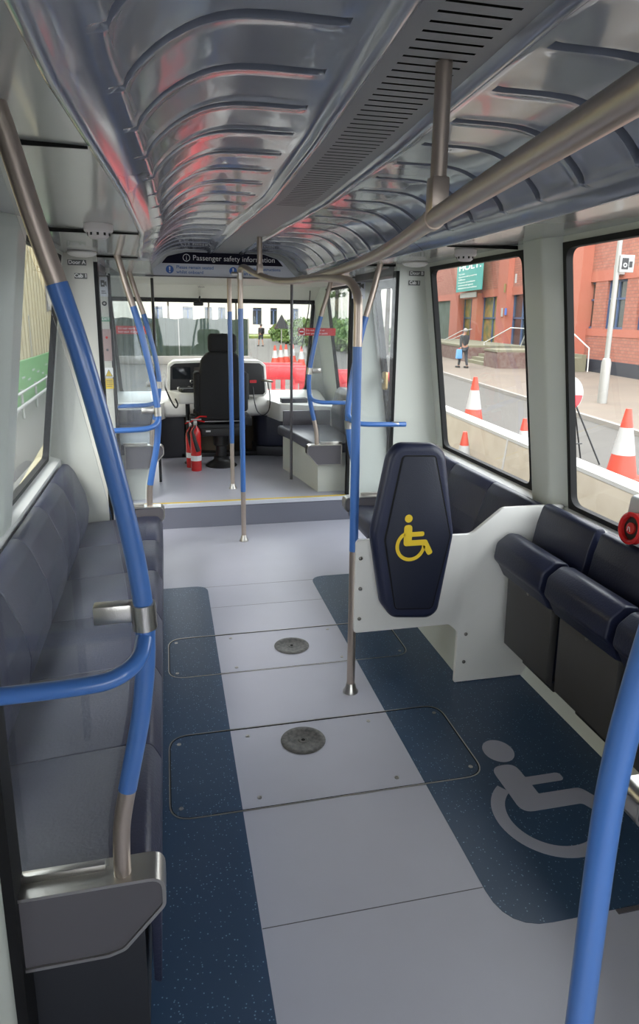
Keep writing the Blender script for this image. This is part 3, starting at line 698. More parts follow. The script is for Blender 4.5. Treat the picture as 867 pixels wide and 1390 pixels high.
screen_pole(1, 5.30, .62, 1.98, .83, 1.66, 'curved blue pole at the end of the right cab seat', (.992,), clampz=1.23)
screen_pole(1, 1.235, .492, 1.975, .70, 1.70, 'curved blue pole at the near end of the tip-up seats, outside the frame', (1.0,), clampz=1.083) if False else None
# bench end brackets
def bracket(side, y, zt, label, low=.185):
    t = thing('bench_end_bracket', label, 'bracket', (CX+side*.78, y, zt-.15), 'grey bench end brackets with steel rims')
    f = lambda x: x if side < 0 else 2*CX-x
    pts = [(-.345, zt), (-.046, zt), (-.046, zt-.075), (-.135, zt-.175), (-.17, zt-low), (-.345, zt-low+.0)]
    o = rpoly(pts, [.003, .035, .03, .03, .03, .003]); o = [(f(x), z) for x, z in o]
    y0, y1 = y-.03, y+.045
    b = newbm(); ring(b, o, inset(o, .0075), 'y', y0, y1); obj('steel_rim', b, 'steel', t)
    b = newbm(); prism(b, inset(o, .0073), 'y', y0+.005, y1-.004); obj('grey_infill', b, 'bracket', t)
bracket(-1, 1.235, .498, 'grey bench end bracket with steel rim in the lower left foreground')
bracket(-1, 4.08, .505, 'grey bench end bracket at the far end of the left bench')
bracket(1, 4.08, .505, 'grey bench end bracket beyond the wheelchair pad on the right')
bracket(-1, 5.30, .66, 'grey bench end bracket of the left cab seat', .19)
bracket(1, 5.30, .625, 'grey bench end bracket of the right cab seat', .175)
bracket(1, 1.235, .498, 'grey bench end bracket at the right edge beside the floor symbol')
# ------------------------------------------------------------------ benches
def bench(side, y0, y1, n, z0, label, group, zs=.45, m_='navy2', low=True):
    t = thing('padded_bench', label, 'bench seat', (CX+side*.9, (y0+y1)/2, z0), group)
    f = lambda x: x if side < 0 else 2*CX-x
    d = zs-.45+0
    cp = rpoly([(-.52, .30+d), (-.085, .30+d), (-.085, .13+d), (-.068, .12+d), (-.063, .25+d), (-.060, .40+d), (-.085, .452+d), (-.15, .456+d), (-.505, .432+d)], [.01, .01, .008, .01, .05, .03, .035, .03, .02], 5)
    if not low: cp = rpoly([(-.52, .34), (-.09, .34), (-.060, .40), (-.085, .452), (-.15, .456), (-.505, .432)], [.01, .03, .03, .035, .03, .02], 5)
    e = .02 if low else .045
    bp = rpoly([(-.50, .40+d), (-.485, .52+d), (-.50, .62+d), (-.552, .735+e), (-.585, .778+e), (-.622, .782+e), (-.632, .70+d), (-.63, .40+d)], [.01, .05, .05, .05, .03, .03, .03, .01], 5)
    L = (y1-y0)/n
    for k in range(n):
        a, c = y0+k*L+.0015, y0+(k+1)*L-.0015
        b = newbm(); prism(b, [(f(x), z) for x, z in cp], 'y', a, c, .006, 2, ang=50); obj('seat_cushion', b, m_, t, 50)
        b = newbm(); prism(b, [(f(x), z) for x, z in bp], 'y', a, c, .006, 2, ang=50); obj('backrest_cushion', b, m_, t, 50)
    b = newbm(); x0, x1 = sorted((f(-.10 if low else -.23), f(-.62))); box(b, x0, x1, y0, y1, z0, .30+d if low else .34); obj('bench_base', b, 'darkgrey' if low else 'white_panel', t)
bench(-1, 1.285, 4.03, 6, 0, 'long navy upholstered bench along the left wall', 'navy bench seats')
bench(1, 2.62, 4.03, 3, 0, 'navy bench behind the white divider under the right far window', 'navy bench seats', low=False)
# cab seats (one cushion each, grey)
def cabseat(side, zt, label):
    f = lambda x: x if side < 0 else 2*CX-x
    t = thing('cab_bench', label, 'bench seat', (CX+side*.9, 5.8, .2), 'short benches beside the cab')
    b = newbm(); prism(b, [(f(-.115), 5.34), (f(-.50), 5.34), (f(-.50), 6.35), (f(.03 if side > 0 else -.115), 6.35), (f(-.05 if side > 0 else -.115), 5.9)], 'z', zt-.09, zt, .022, 3); obj('seat_cushion', b, mat('grey_blue_leather', (.10, .105, .135), .38), t)
    b = newbm(); prism(b, [(f(-.16), 5.36), (f(-.60), 5.36), (f(-.60), 6.3), (f(-.02 if side > 0 else -.16), 6.3), (f(-.09 if side > 0 else -.16), 5.9)], 'z', .2, zt-.09); obj('seat_base', b, 'white_panel', t)
    for a, c in ((5.36, 5.80), (5.81, 6.25)):
        pts = [(f(x), z+zt-.45) for x, z in rpoly([(-.50, .42), (-.485, .60), (-.52, .78), (-.56, .83), (-.62, .82), (-.62, .42)], [.01, .06, .05, .04, .03, .01])]
        b = newbm(); prism(b, pts, 'y', a, c, .018, 3); obj('backrest_cushion', b, mat('grey_blue_leather', (.10, .105, .135), .38), t)
    b = newbm(); xq = -.03 if side > 0 else -.12; b2 = [(f(xq), 6.33), (f(-.50), 6.33), (f(-.50), 6.37), (f(xq), 6.37)]; prism(b, b2, 'z', zt-.02, zt+.14, .004); obj('end_board', b, 'bracket', t)
cabseat(-1, .66, 'short grey padded bench at the left of the cab')
cabseat(1, .625, 'short grey padded bench at the right of the cab beside the window')
# partition posts with red sticker glass
def partition(side, x, y, label):
    t = thing('cab_partition', label, 'partition', (x, y, .2), 'glass partitions at the cab')
    b = newbm(); tube(b, [(x, y, .2), (x, y, 1.955)], .0125, 12); obj('post', b, 'blackplastic' if side < 0 else 'bracket', t)
    xe = wx(side, 1.3, .02); b = newbm(); xi = CX+side*.99; quad(b, (x, y, .75), (xi, y, .75), (xi, y, 1.95), (x, y, 1.95)); quad(b, (xi, y, 1.07), (xe, y, 1.07), (wx(side, 1.95, .02), y, 1.95), (xi, y, 1.95)); gl = obj('glass_sheet', b, 'screen', t, 0)
    xs = (1.135, 1.475) if side > 0 else (-.40, -.125)
    b = newbm(); prism(b, rrect(xs[0], xs[1], 1.497, 1.562, .004), 'y', y-.006, y-.003); st = obj('red_sticker', b, 'signred', t)
    if side > 0:
        b = newbm(); prism(b, rrect(xs[0]+.004, xs[0]+.062, 1.50, 1.559, .004), 'y', y-.008, y-.006); obj('white_square', b, 'textwhite', st)
        b = newbm(); prism(b, circ(xs[0]+.033, 1.53, .026), 'y', y-.0095, y-.008); obj('red_disc', b, 'signred', st)
        b = newbm(); box(b, xs[0]+.015, xs[0]+.051, y-.011, y-.0095, 1.524, 1.536); obj('white_bar', b, 'textwhite', st)
    xo = xs[0]+(.07 if side > 0 else .015)
    b = lettering_bm('Do not stand or', .026, facing(xo, y-.0065, 1.535), .0004); _merge(b, lettering_bm('lean past this point', .026, facing(xo, y-.0065, 1.508), .0004)); obj('lettering', b, 'textwhite', st)
partition(1, 1.08, 5.85, 'slim post and clear panel with red no-entry sticker right of the cab')
partition(-1, -.09, 5.95, 'slim black post and clear panel with red sticker left of the cab')
# pull cord and cable by the windscreen pillar
b = newbm(); tube(b, [(1.51, 7.1, 1.955), (1.50, 7.1, 1.80), (1.49, 7.1, 1.70), (1.46, 7.1, 1.55), (1.42, 7.1, 1.32), (1.50, 7.1, 1.36)], .005, 8); tag(obj('hanging_cord', b, 'blackplastic'), 'thin black cord hanging beside the right windscreen pillar', 'cord')
# rear view mirror
t = thing('camera_pod', 'small black camera pod hanging at the top of the windscreen', 'camera', (.35, 7.25, 1.80))
b = newbm(); box(b, .30, .40, 7.2, 7.28, 1.755, 1.795, .012, 3); obj('housing', b, 'blackplastic', t)
b = newbm(); tube(b, [(.35, 7.25, 1.79), (.37, 7.3, 1.85)], .009, 8); obj('stalk', b, 'blackplastic', t)
# ------------------------------------------------------------------ white divider and pad
t = thing('seat_divider', 'white screwed divider board between the wheelchair bay and the bench behind', 'divider panel', (1.25, 2.57, 0))
pts = rpoly([(.755, .303), (1.205, .303), (1.250, .262), (1.250, .004), (1.66, .004), (1.735, .30), (1.73, .842), (1.430, .842), (1.285, .728), (.755, .733)], [.02, .03, .03, .004, .004, .01, .01, .05, .06, .02])
b = newbm(); prism(b, pts, 'y', 2.57, 2.592, .003, 2); obj('board', b, 'white', t)
for x, z in ((.777, .651), (.779, .512), (.779, .371), (1.291, .247), (1.29, .107)):
    b = newbm(); lathe(b, [(0, 0), (.0085, 0), (.0085, .003), (.005, .005), (0, .005)], (x, 2.57, z), 14, RX); obj('screw', b, 'screw', t)
t = thing('wheelchair_backrest_pad', 'upright coffin-shaped navy pad with yellow wheelchair symbol in front of the white board', 'padded backrest', (.985, 2.52, .38))
pad = [(.900, 1.160), (1.060, 1.155), (1.110, 1.118), (1.170, .760), (1.118, .405), (1.076, .376), (.905, .392), (.853, .465), (.799, .772), (.861, 1.113)]
pad = rpoly(pad, [.09, .08, .08, .14, .07, .06, .06, .07, .14, .09])
b = newbm(); prism(b, pad, 'y', 2.49, 2.562, .030, 6, ang=20); pd = obj('padded_rim', b, 'navy', t, 40)
inn = rpoly([(.921, 1.108), (1.058, 1.103), (1.143, .758), (1.079, .432), (.916, .444), (.858, .756)], [.015, .015, .02, .02, .02, .02])
b = newbm(); ring(b, inset(inn, -.006), inn, 'y', 2.4885, 2.493); obj('stitched_groove', b, 'black', t)
b = newbm(); prism(b, inn, 'y', 2.4855, 2.50, .003, 2, ang=50); obj('flat_insert', b, 'navyface', t)
h_, bd, wl = wheelchair(None, 1)
def padpt(p): return (.898+p[0]*.195, .665+p[1]*.200)
b = newbm()
for pl in (h_, bd, wl): prism(b, [padpt(p) for p in pl], 'y', 2.4835, 2.4857)
obj('yellow_wheelchair_symbol', b, 'yellow', t, 0, label='bright yellow wheelchair symbol')
b = newbm(); box(b, .93, 1.06, 2.558, 2.572, .5, .8); obj('mounting_plate', b, 'blackplastic', t)
# floor wheelchair symbol : u towards +x, v towards +y
def floorpt(u, v): return (1.02+u, 1.47+v)
b = newbm()
def fl(pts): prism(b, pts, 'z', .0012, .0020)
fl([(1.213+.060*math.cos(a), 2.068+.068*math.sin(a)) for a in [2*math.pi*k/32 for k in range(32)]])
FS = 'POLYS'
fl(rpoly([(1.135, 1.985), (1.235, 1.985), (1.238, 1.905), (1.375, 1.905), (1.375, 1.862), (1.240, 1.862), (1.240, 1.815), (1.405, 1.815), (1.475, 1.675), (1.42, 1.635), (1.365, 1.74), (1.135, 1.74)], [.05, .05, .004, .02, .02, .004, .004, .035, .03, .03, .02, .045], 6))
A = [math.radians(125+k*(352-125)/44) for k in range(45)]
c0, R0, R1 = (1.228, 1.722), .198, .150
fl([(c0[0]+R0*math.cos(a), c0[1]+R0*math.sin(a)) for a in A]+[(c0[0]+R1*math.cos(a), c0[1]+R1*math.sin(a)) for a in reversed(A)])
tag(obj('floor_wheelchair_symbol', b, 'symbol', None, 0), 'large pale grey wheelchair symbol set in the blue floor', 'floor marking')
# ------------------------------------------------------------------ tip-up seats
def tipup(y0, y1, label, first=None):
    if first: return dup(first, (1.5, y0, 0), label)
    L = y1-y0
    t = thing('tip_up_seat', label, 'folding seat', (1.5, y0, 0), 'navy tip-up seats along the right wall')
    X = -1.5
    roll = rpoly([(1.375, .628), (1.385, .70), (1.44, .742), (1.50, .73), (1.525, .66), (1.51, .56), (1.47, .525), (1.43, .545), (1.40, .60)], [.03, .04, .04, .03, .04, .02, .02, .02, .01], 4)
    L_ = lambda P: [(x+X, z) for x, z in P]
    b = newbm(); prism(b, L_(roll), 'y', 0, L, .012, 3, ang=40); obj('folded_seat_cushion', b, 'navy', t, 45, False)
    b = newbm(); prism(b, L_([(1.485, .20), (1.53, .20), (1.53, .62), (1.48, .62)]), 'y', .012, L-.012, .01, 2); obj('cushion_pad', b, 'navy', t, 35, False)
    b = newbm(); prism(b, L_([(1.455, .215), (1.487, .19), (1.487, .60), (1.448, .60)]), 'y', .01, L-.014, .004, 2); pn = obj('grey_underside_panel', b, 'seatpan', t, 35, False)
    for yy, zz in ((.045, .545), (L/2, .53), (L-.045, .545)):
        b = newbm(); lathe(b, [(0, 0), (.009, 0), (.009, .003), (0, .004)], (1.449+X+(.6-zz)*.02, yy, zz), 12, Matrix.Rotation(math.radians(-90), 4, 'Y')); obj('screw', b, 'screw', pn, 35, False)
    back = rpoly([(1.50, .46), (1.525, .50), (1.575, .78), (1.60, .862), (1.64, .866), (1.654, .83), (1.654, .46)], [.01, .03, .05, .03, .02, .02, .01], 4)
    b = newbm(); prism(b, L_(back), 'y', .0, L, .012, 3, ang=40); obj('backrest', b, 'navy', t, 45, False)
    b = newbm(); box(b, 1.53+X, 1.66+X, .06, L-.06, .13, .46, .004); obj('wall_mount', b, 'blackplastic', t, 35, False)
    for yy in (.004, L-.012):
        b = newbm(); prism(b, L_([(1.49, .22), (1.60, .26), (1.65, .46), (1.53, .52)]), 'y', yy, yy+.008); obj('hinge_arm', b, 'blackplastic', t, 35, False)
    return t
ts = tipup(2.155, 2.53, 'navy tip-up seat folded up next to the white divider board')
tipup(1.745, 2.12, 'navy tip-up seat folded up in the middle of the three', ts)
tipup(1.335, 1.71, 'navy tip-up seat folded up partly behind the near blue pole', ts)
# alarm unit on the sill
t = thing('alarm_unit', 'white box with round red alarm button on the right window sill', 'alarm button', (1.70, 1.86, .87))
b = newbm(); prism(b, rpoly([(1.60, .872), (1.735, .872), (1.735, 1.055), (1.62, 1.04)], [.01, .01, .01, .02]), 'y', 1.84, 2.01, .012, 3); obj('housing', b, 'signwhite', t)
Ms = Matrix.Rotation(math.radians(-82), 4, 'Y'); cc = (1.600, 1.945, .935)
b = newbm(); lathe(b, [(.052, 0), (.058, .0), (.058, .022), (.050, .028), (.042, .022), (.040, .008), (.052, .004)], cc, 30, Ms); obj('red_ring', b, 'red', t)
b = newbm(); lathe(b, [(0, .0), (.042, .0), (.040, .010), (.020, .012), (0, .012)], cc, 26, Ms); bk_ = obj('black_dish', b, 'blackplastic', t)
b = newbm(); lathe(b, [(0, .010), (.022, .010), (.021, .018), (0, .020)], cc, 22, Ms); obj('red_push_button', b, 'red', t)
b = lettering_bm('\u25b3', .0, facing(0, 0, 0)) if False else newbm()
tube(b, [(1.578, 1.953, .927), (1.5775, 1.949, .943), (1.577, 1.943, .943), (1.577, 1.939, .927)], .0012, 6); obj('bell_symbol', b, 'textwhite', bk_)
# ------------------------------------------------------------------ small fittings on the ceiling sides
def detector(x, y, label):
    t = thing('smoke_detector', label, 'smoke detector', (x, y, 1.98), 'white smoke detectors on the ceiling sides')
    b = newbm(); lathe(b, [(0, 1.976), (.052, 1.976), (.052, 1.952), (.047, 1.946), (0, 1.946)], (x, y, 0), 28); obj('base', b, 'detector', t)
    b = newbm(); lathe(b, [(0, 1.947), (.040, 1.947), (.040, 1.938), (.033, 1.929), (.026, 1.924), (0, 1.922)], (x, y, 0), 28); hd = obj('sensor_head', b, 'detector', t)
    for k in range(10):
        a = 2*math.pi*k/10; b = newbm(); box(b, -.004, .004, -.0415, -.0395, 1.934, 1.944, 0, 1, Matrix.Translation((x, y, 0)) @ Matrix.Rotation(a, 4, 'Z')); obj('sensing_slot', b, 'void', hd)
detector(-.225, 2.72, 'white smoke detector on the left ceiling side, near the curved grey cove')
detector(1.425, 3.12, 'white smoke detector on the right ceiling side above the far window')
def dome(x, y, label):
    b = newbm(); lathe(b, [(0, 1.978), (.075, 1.978), (.078, 1.970), (.060, 1.958), (.03, 1.952), (0, 1.950)], (x, y, 0), 32)
    tag(obj('dome_light', b, mat('opal_diffuser', (.75, .74, .72), .4)), label, 'ceiling light', 'round opal dome lights')
dome(-.42, 3.95, 'round opal dome light on the left ceiling side above the bench end')
dome(1.47, 3.92, 'round opal dome light on the right ceiling side by the pillar')
# door labels
def plate(x0, x1, z0, z1, y, txt, label, m_='textgrey', cat='sign', size=None, tm='textwhite', nm='door_label'):
    t = thing(nm, label, cat, ((x0+x1)/2, y, z0), 'small printed labels on the pillars')
    b = newbm(); prism(b, rrect(x0, x1, z0, z1, .003), 'y', y-.003, y-.0005); obj('backing', b, m_, t)
    if txt:
        b = lettering_bm(txt, size or (z1-z0)*.95, facing((x0+x1)/2, y-.0035, z0+(z1-z0)*.25), .0004, 'CENTER', .0005); obj('lettering', b, tm, t)
    return t
plate(-.515, -.415, 1.918, 1.948, 4.0955, 'Door A', 'grey plate reading Door A at the top of the left pillar')
plate(-.483, -.415, 1.846, 1.876, 4.0955, 'Cab 1', 'small grey plate reading Cab 1 below the left dome light')
plate(1.500, 1.600, 1.912, 1.942, 4.0955, 'Door B', 'grey plate reading Door B at the top of the right pillar')
plate(1.500, 1.575, 1.855, 1.885, 4.0955, 'Cab 1', 'small grey plate reading Cab 1 above the wheelchair pad side pillar')
plate(-.447, -.392, 1.920, 1.945, 5.1955, 'Door A', 'tiny grey plate reading Door A above the left camera notice')
plate(1.437, 1.515, 1.955, 1.985, 5.1955, 'Door B', 'tiny grey plate reading Door B above the right camera notice')
def camnotice(x0, x1, z0, z1, y, label):
    t = plate(x0, x1, z0, z1, y, None, label, 'signwhite', 'notice', nm='camera_notice')
    cx, cz = (x0+x1)/2, (z0+z1)/2+.02; w = (x1-x0)
    b = newbm(); prism(b, [(cx-w*.32, cz-.02), (cx+w*.15, cz-.02), (cx+w*.15, cz+.025), (cx-w*.32, cz+.025)], 'y', y-.005, y-.003)
    prism(b, [(cx+w*.16, cz-.006), (cx+w*.38, cz-.02), (cx+w*.38, cz+.02), (cx+w*.16, cz+.012)], 'y', y-.005, y-.003); c = obj('camera_pictogram', b, 'textgrey', t)
    b = newbm(); prism(b, circ(cx-w*.08, cz, w*.12, 16), 'y', y-.006, y-.005); obj('lens_pictogram', b, 'signwhite', c)
    b = newbm(); box(b, cx-w*.3, cx+w*.3, y-.005, y-.003, z0+.02, z0+.026); box(b, cx-w*.3, cx+w*.2, y-.005, y-.003, z0+.034, z0+.04); obj('print_lines', b, 'textgrey', t)
camnotice(-.448, -.39, 1.78, 1.915, 5.1955, 'white camera notice on the left door pillar')
camnotice(1.437, 1.545, 1.80, 1.95, 5.1955, 'white camera notice on the right door pillar')
t = thing('key_switch', 'round black key switch below the left camera notice', 'switch', (-.42, 5.19, 1.73)); b = newbm(); lathe(b, [(0, 0), (.017, 0), (.017, .008), (0, .010)], (-.42, 5.1955, 1.731), 20, RX); bz = obj('bezel', b, 'blackplastic', t)
b = newbm(); lathe(b, [(0, .009), (.008, .009), (.006, .013), (0, .013)], (-.42, 5.1955, 1.731), 14, RX); obj('key_slot', b, 'steel', bz)
plate(-.447, -.388, 1.604, 1.634, 5.1955, 'EXIT', 'green EXIT sticker on the left door pillar', 'green', size=.026, nm='exit_sticker')
t = thing('door_control_panel', 'pinkish emergency panel with red button on the left door pillar', 'control panel', (-.42, 5.19, 1.32))
b = newbm(); prism(b, rrect(-.448, -.388, 1.32, 1.55, .004), 'y', 5.190, 5.1955); obj('faceplate', b, mat('pink_grey_plate', (.38, .26, .25), .4), t)
for z, m_ in ((1.49, 'red'), (1.40, 'bracket')):
    b = newbm(); lathe(b, [(0, 0), (.009, 0), (.009, .006), (0, .008)], (-.418, 5.190, z), 16, RX); obj('button', b, m_, t)
t = thing('warning_sticker', 'yellow warning triangle and notice low on the left door pillar', 'warning sign', (-.42, 5.19, 1.11))
b = newbm(); prism(b, rrect(-.448, -.388, 1.20, 1.27, .003), 'y', 5.1925, 5.1955); obj('white_square', b, 'textwhite', t)
b = newbm(); prism(b, [(-.442, 1.208), (-.394, 1.208), (-.418, 1.256)], 'y', 5.190, 5.1925); tr = obj('yellow_triangle', b, 'yellow', t)
b = newbm(); ring(b, [(-.444, 1.206), (-.392, 1.206), (-.418, 1.259)], [(-.439, 1.210), (-.397, 1.210), (-.418, 1.251)], 'y', 5.189, 5.1925); box(b, -.4195, -.4165, 5.189, 5.19, 1.216, 1.238); obj('black_edge', b, 'textgrey', tr)
b = newbm(); prism(b, rrect(-.446, -.390, 1.115, 1.19, .003), 'y', 5.1925, 5.1955); yp = obj('yellow_plate', b, 'yellow', t)
b = newbm()
for z in (1.135, 1.15, 1.165, 1.178): box(b, -.44, -.40 if z < 1.14 else -.395, 5.1915, 5.1925, z-.003, z+.002)
obj('print_lines', b, 'textgrey', yp)
b = lettering_bm('V0135', .026, facing(.37, 6.975, 1.925), .0005, 'CENTER'); b2 = b
tag(obj('vehicle_number', b2, 'textgrey'), 'tiny dark number printed on the cream panel above the windscreen', 'lettering')
# door opener on the right door
t = thing('emergency_release', 'brass coloured emergency handle box on the right door edge', 'door handle', (1.66, 5.05, 1.15))
b = newbm(); prism(b, rrect(5.02, 5.10, 1.10, 1.24, .02), 'x', wx(1, 1.17)-.03, wx(1, 1.17)-.005, .006); obj('housing', b, mat('brass', (.55, .40, .18), .35, 1), t)
b = newbm(); lathe(b, [(0, 0), (.018, 0), (.018, .012), (0, .014)], (wx(1, 1.17)-.03, 5.06, 1.17), 16, Matrix.Rotation(math.radians(-90), 4, 'Y')); obj('knob', b, 'steel', t)
# thin pull wires by right door panel
b = newbm(); tube(b, [(1.49, 5.15, 1.9), (1.47, 5.15, 1.45), (1.44, 5.15, 1.0), (1.46, 5.15, .62), (1.50, 5.15, .33)], .0025, 6, 5); tag(obj('thin_cable', b, 'textgrey'), 'thin dark cable running down the right door pillar', 'cable')

# ================================================================== outdoors
GR = -.65
b = newbm(); quad(b, (-60, -30, GR), (60, -30, GR), (60, 220, GR), (-60, 220, GR)); g = obj('ground', b, 'asphalt', None, 0); g['kind'] = 'structure'
def kx(y): return 7.95+.139*y                     # kerb line of the right pavement
b = newbm(); P = [(kx(-5), -5), (60, -5), (60, 70), (kx(70), 70)]; prism(b, P, 'z', GR, -.55); pv = obj('pavement', b, 'paving', None, 0); pv['kind'] = 'structure'
b = newbm(); prism(b, [(kx(-5)-.14, -5), (kx(-5), -5), (kx(70), 70), (kx(70)-.14, 70)], 'z', GR, -.545); obj('kerb', b, 'kerb', pv, 0)
b = newbm()
for k in range(26): y = 2+k*1.6; quad(b, (kx(y), y, -.5495), (kx(y)+9, y, -.5495), (kx(y)+9, y+.03, -.5495), (kx(y), y+.03, -.5495))
obj('paving_joint', b, 'steppav', pv, 0)
# concrete barrier
def bx_(y): return 3.70+.083*y
b = newbm()
t = thing('concrete_barrier', 'long beige concrete barrier with white top outside the right windows', 'barrier', (bx_(6), 6, GR))
A, Bq = 1.2, 14.2
n_ = 1
def bar(b, w0, w1, z0, z1):
    v = []
    for y in (A, Bq):
        for w, z in ((-w0, z0), (-w1, z1), (w1, z1), (w0, z0)): v.append(b.verts.new((bx_(y)+w, y, z)))
    for i in range(4): b.faces.new((v[i], v[(i+1) % 4], v[4+(i+1) % 4], v[4+i]))
    b.faces.new(v[:4]); b.faces.new(v[4:][::-1]); bmesh.ops.recalc_face_normals(b, faces=b.faces[:])
bar(b, .20, .11, GR, .17); obj('wall_block', b, 'barrier', t, 0)
b = newbm(); bar(b, .115, .115, .16, .20); obj('white_top', b, 'barriertop', t, 0)
for y in (4.4, 7.6, 10.8):
    b = newbm(); prism(b, [(bx_(y)-.215, GR), (bx_(y)-.12, .165), (bx_(y)-.06, .165), (bx_(y)-.06, GR)], 'y', y, y+.03); obj('joint', b, 'barriertop', t, 0)
def cone(x, y, h, label, z=GR):
    t = thing('traffic_cone', label, 'traffic cone', (x, y, z), 'orange and white traffic cones'); s = h/.75
    b = newbm(); box(b, x-.21*s, x+.21*s, y-.21*s, y+.21*s, z, z+.035*s, .01); obj('base', b, 'cone', t)
    R = lambda q: (.165-.135*q)*s
    for nm, q0, q1, m_, e in (('lower_body', .03, .36, 'cone', 0), ('white_sleeve', .36, .74, 'conewhite', .002), ('upper_body', .74, 1.0, 'cone', 0)):
        b = newbm(); lathe(b, [(0, z+q0*h), (R(q0)+e, z+q0*h), (R(q1)+e, z+q1*h), (0, z+q1*h)], (x, y, 0), 24); obj(nm, b, m_, t)
cone(6.56, 13.45, 1.09, 'tall traffic cone on the road seen through the far right window')
cone(5.05, 10.6, .45, 'small cone low behind the barrier in the far right window') if False else None
cone(6.60, 8.46, 1.06, 'tall traffic cone at the right edge behind the barrier')
cone(5.65, 9.7, .75, 'traffic cone hidden mostly behind the window pillar')
# small cone in front of the barrier
cone(4.11, 8.64, .75, 'orange cone standing in front of the concrete barrier near the wheelchair pad')
# round road sign on A frame
t = thing('road_works_sign', 'round red and white road sign on a black folding frame', 'road sign', (6.29, 9.6, GR))
S0 = (6.29, 9.6)
b = newbm()
for dx, dy in ((-.30, -.18), (.30, -.18), (-.30, .35), (.30, .35)): tube(b, [(S0[0]+dx*.5, S0[1], .40), (S0[0]+dx*2.1, S0[1]+dy, GR)], .014, 8)
tube(b, [(S0[0]-.3, S0[1]-.12, -.3), (S0[0]+.3, S0[1]-.12, -.3)], .01, 8); obj('frame', b, 'blackplastic', t)
b = newbm(); lathe(b, [(0, 0), (.30, 0), (.30, .02), (0, .02)], (S0[0], S0[1], .50), 36, RX); d = obj('disc', b, 'conewhite', t)
b = newbm(); prism(b, [(S0[0]+.285*math.cos(math.radians(a)), .50+.285*math.sin(math.radians(a))) for a in range(-180, 1, 8)], 'y', S0[1]-.026, S0[1]-.021); obj('red_half', b, 'signred', d)
# lamp post with camera sign
LP = (11.75, 16.2)
t = thing('lamp_post', 'grey steel post with square camera sign on the pavement', 'post', (LP[0], LP[1], -.55))
b = newbm(); lathe(b, [(0, -.55), (.13, -.55), (.13, .55), (.10, .66), (.07, .68), (.065, 6.5), (0, 6.5)], (LP[0], LP[1], 0), 16); obj('pole', b, 'galv', t)
b = newbm(); box(b, LP[0]-.02, LP[0]+.40, LP[1]-.14, LP[1]-.10, 2.92, 3.36, .01); s = obj('sign_plate', b, 'conewhite', t)
b = newbm(); box(b, LP[0]+.03, LP[0]+.22, LP[1]-.15, LP[1]-.14, 3.0, 3.28); box(b, LP[0]+.25, LP[0]+.34, LP[1]-.15, LP[1]-.14, 3.05, 3.2); c = obj('camera_pictogram', b, 'blackplastic', s)
b = newbm(); ring(b, circ(LP[0]+.12, 3.1, .06, 16), circ(LP[0]+.12, 3.1, .03, 16), 'y', LP[1]-.16, LP[1]-.15); obj('lens_ring', b, 'conewhite', c)
# the red brick building: a plane parallel to the pavement
Bd = Vector((.139, 1, 0)).normalized(); Bn = Vector((-Bd.y, Bd.x, 0))       # along, and towards the street
def bmat(org): return Matrix.Translation(org) @ Matrix(((Bd.x, -Bn.x, 0, 0), (Bd.y, -Bn.y, 0, 0), (0, 0, 1, 0), (0, 0, 0, 1)))
O = Vector((18.15, 22.9, -.55)); BM4 = bmat(O)                              # local: x along, y into the building, z up
def hit(px, py, off=0):
    """where the sight line through a point of the photo meets the facade plane (metres along, metres up)"""
    d = ROT @ Vector((px-433.5, -(py-650), -900)); p0 = O+Bn*off
    s = (p0-EYE).dot(Bn)/d.dot(Bn); p = EYE+d*s-O; return p.dot(Bd), p.z
def bbox(b, u0, u1, d0, d1, z0, z1): box(b, u0, u1, d0, d1, z0, z1, 0, 1, BM4)
bt = thing('brick_building', 'red brick building with blue windows across the street', 'building', tuple(O))
wins = []
for x0, x1, y0, y1 in ((785, 805.5, 384, 446), (822, 848, 380, 447), (865.5, 893, 377, 448)):
    u0, _ = hit(x0, (y0+y1)/2); u1, _ = hit(x1, (y0+y1)/2); zt = hit((x0+x1)/2, y0)[1]; zb = hit((x0+x1)/2, y1)[1]
    wins.append((min(u0, u1), max(u0, u1), 2.0+0*zb, zt))
Z0, Z1 = hit(806, 446)[1], hit(806, 383)[1]
wins = [(a, c, Z0, Z1) for a, c, _, _ in wins]
UL = hit(778, 400)[0]; UR = wins[-1][0]-8
b = newbm(); cuts = sorted(wins)
us = [UR]+[v for w in cuts for v in w[:2]]+[UL]
for i in range(0, len(us), 2): bbox(b, us[i], us[i+1], 0, .3, 0, 9)
for a, c, z0, z1 in cuts: bbox(b, a, c, 0, .3, 0, z0); bbox(b, a, c, 0, .3, z1, 9)
bw = obj('brick_wall', b, 'brick', bt, 0)
zb = hit(806, 456)[1]
b = newbm(); bbox(b, UR, UL, -.02, 0, zb, Z0); bbox(b, UR, UL, -.02, 0, Z1, Z1+.45); obj('red_band', b, 'brickband', bt, 0)
b = newbm(); bbox(b, UR, hit(795, 480)[0], -.06, 0, 0, hit(840, 497)[1]+.15); obj('dark_plinth', b, 'plinth', bt, 0)
for a, c, z0, z1 in cuts:
    b = newbm(); bbox(b, a+.06, c-.06, .16, .18, z0+.06, z1-.06); wo = obj('window_glass', b, 'darkglass', bt, 0)
    b = newbm(); m_ = (a+c)/2
    for q in (a+.03, m_, c-.03): bbox(b, q-.04, q+.04, .10, .16, z0, z1)
    for q in (z0+.04, z0+(z1-z0)*.62, z1-.04): bbox(b, a, c, .10, .16, q-.04, q+.04)
    obj('window_frame', b, 'bluewin', wo, 0)
# projecting pier and entrance wing (left part)
u0, u1 = hit(765, 420, .5)[0], hit(784, 420, .5)[0]
b = newbm(); bbox(b, u1, u0+.4, -.5, .3, 0, 9); obj('brick_pier', b, 'brickband', bt, 0)
V1 = lambda px, py, off=.0: hit(px, py, off)
OF = 0
ue = hit(592, 430)[0]
zt = hit(655, 402)[1]
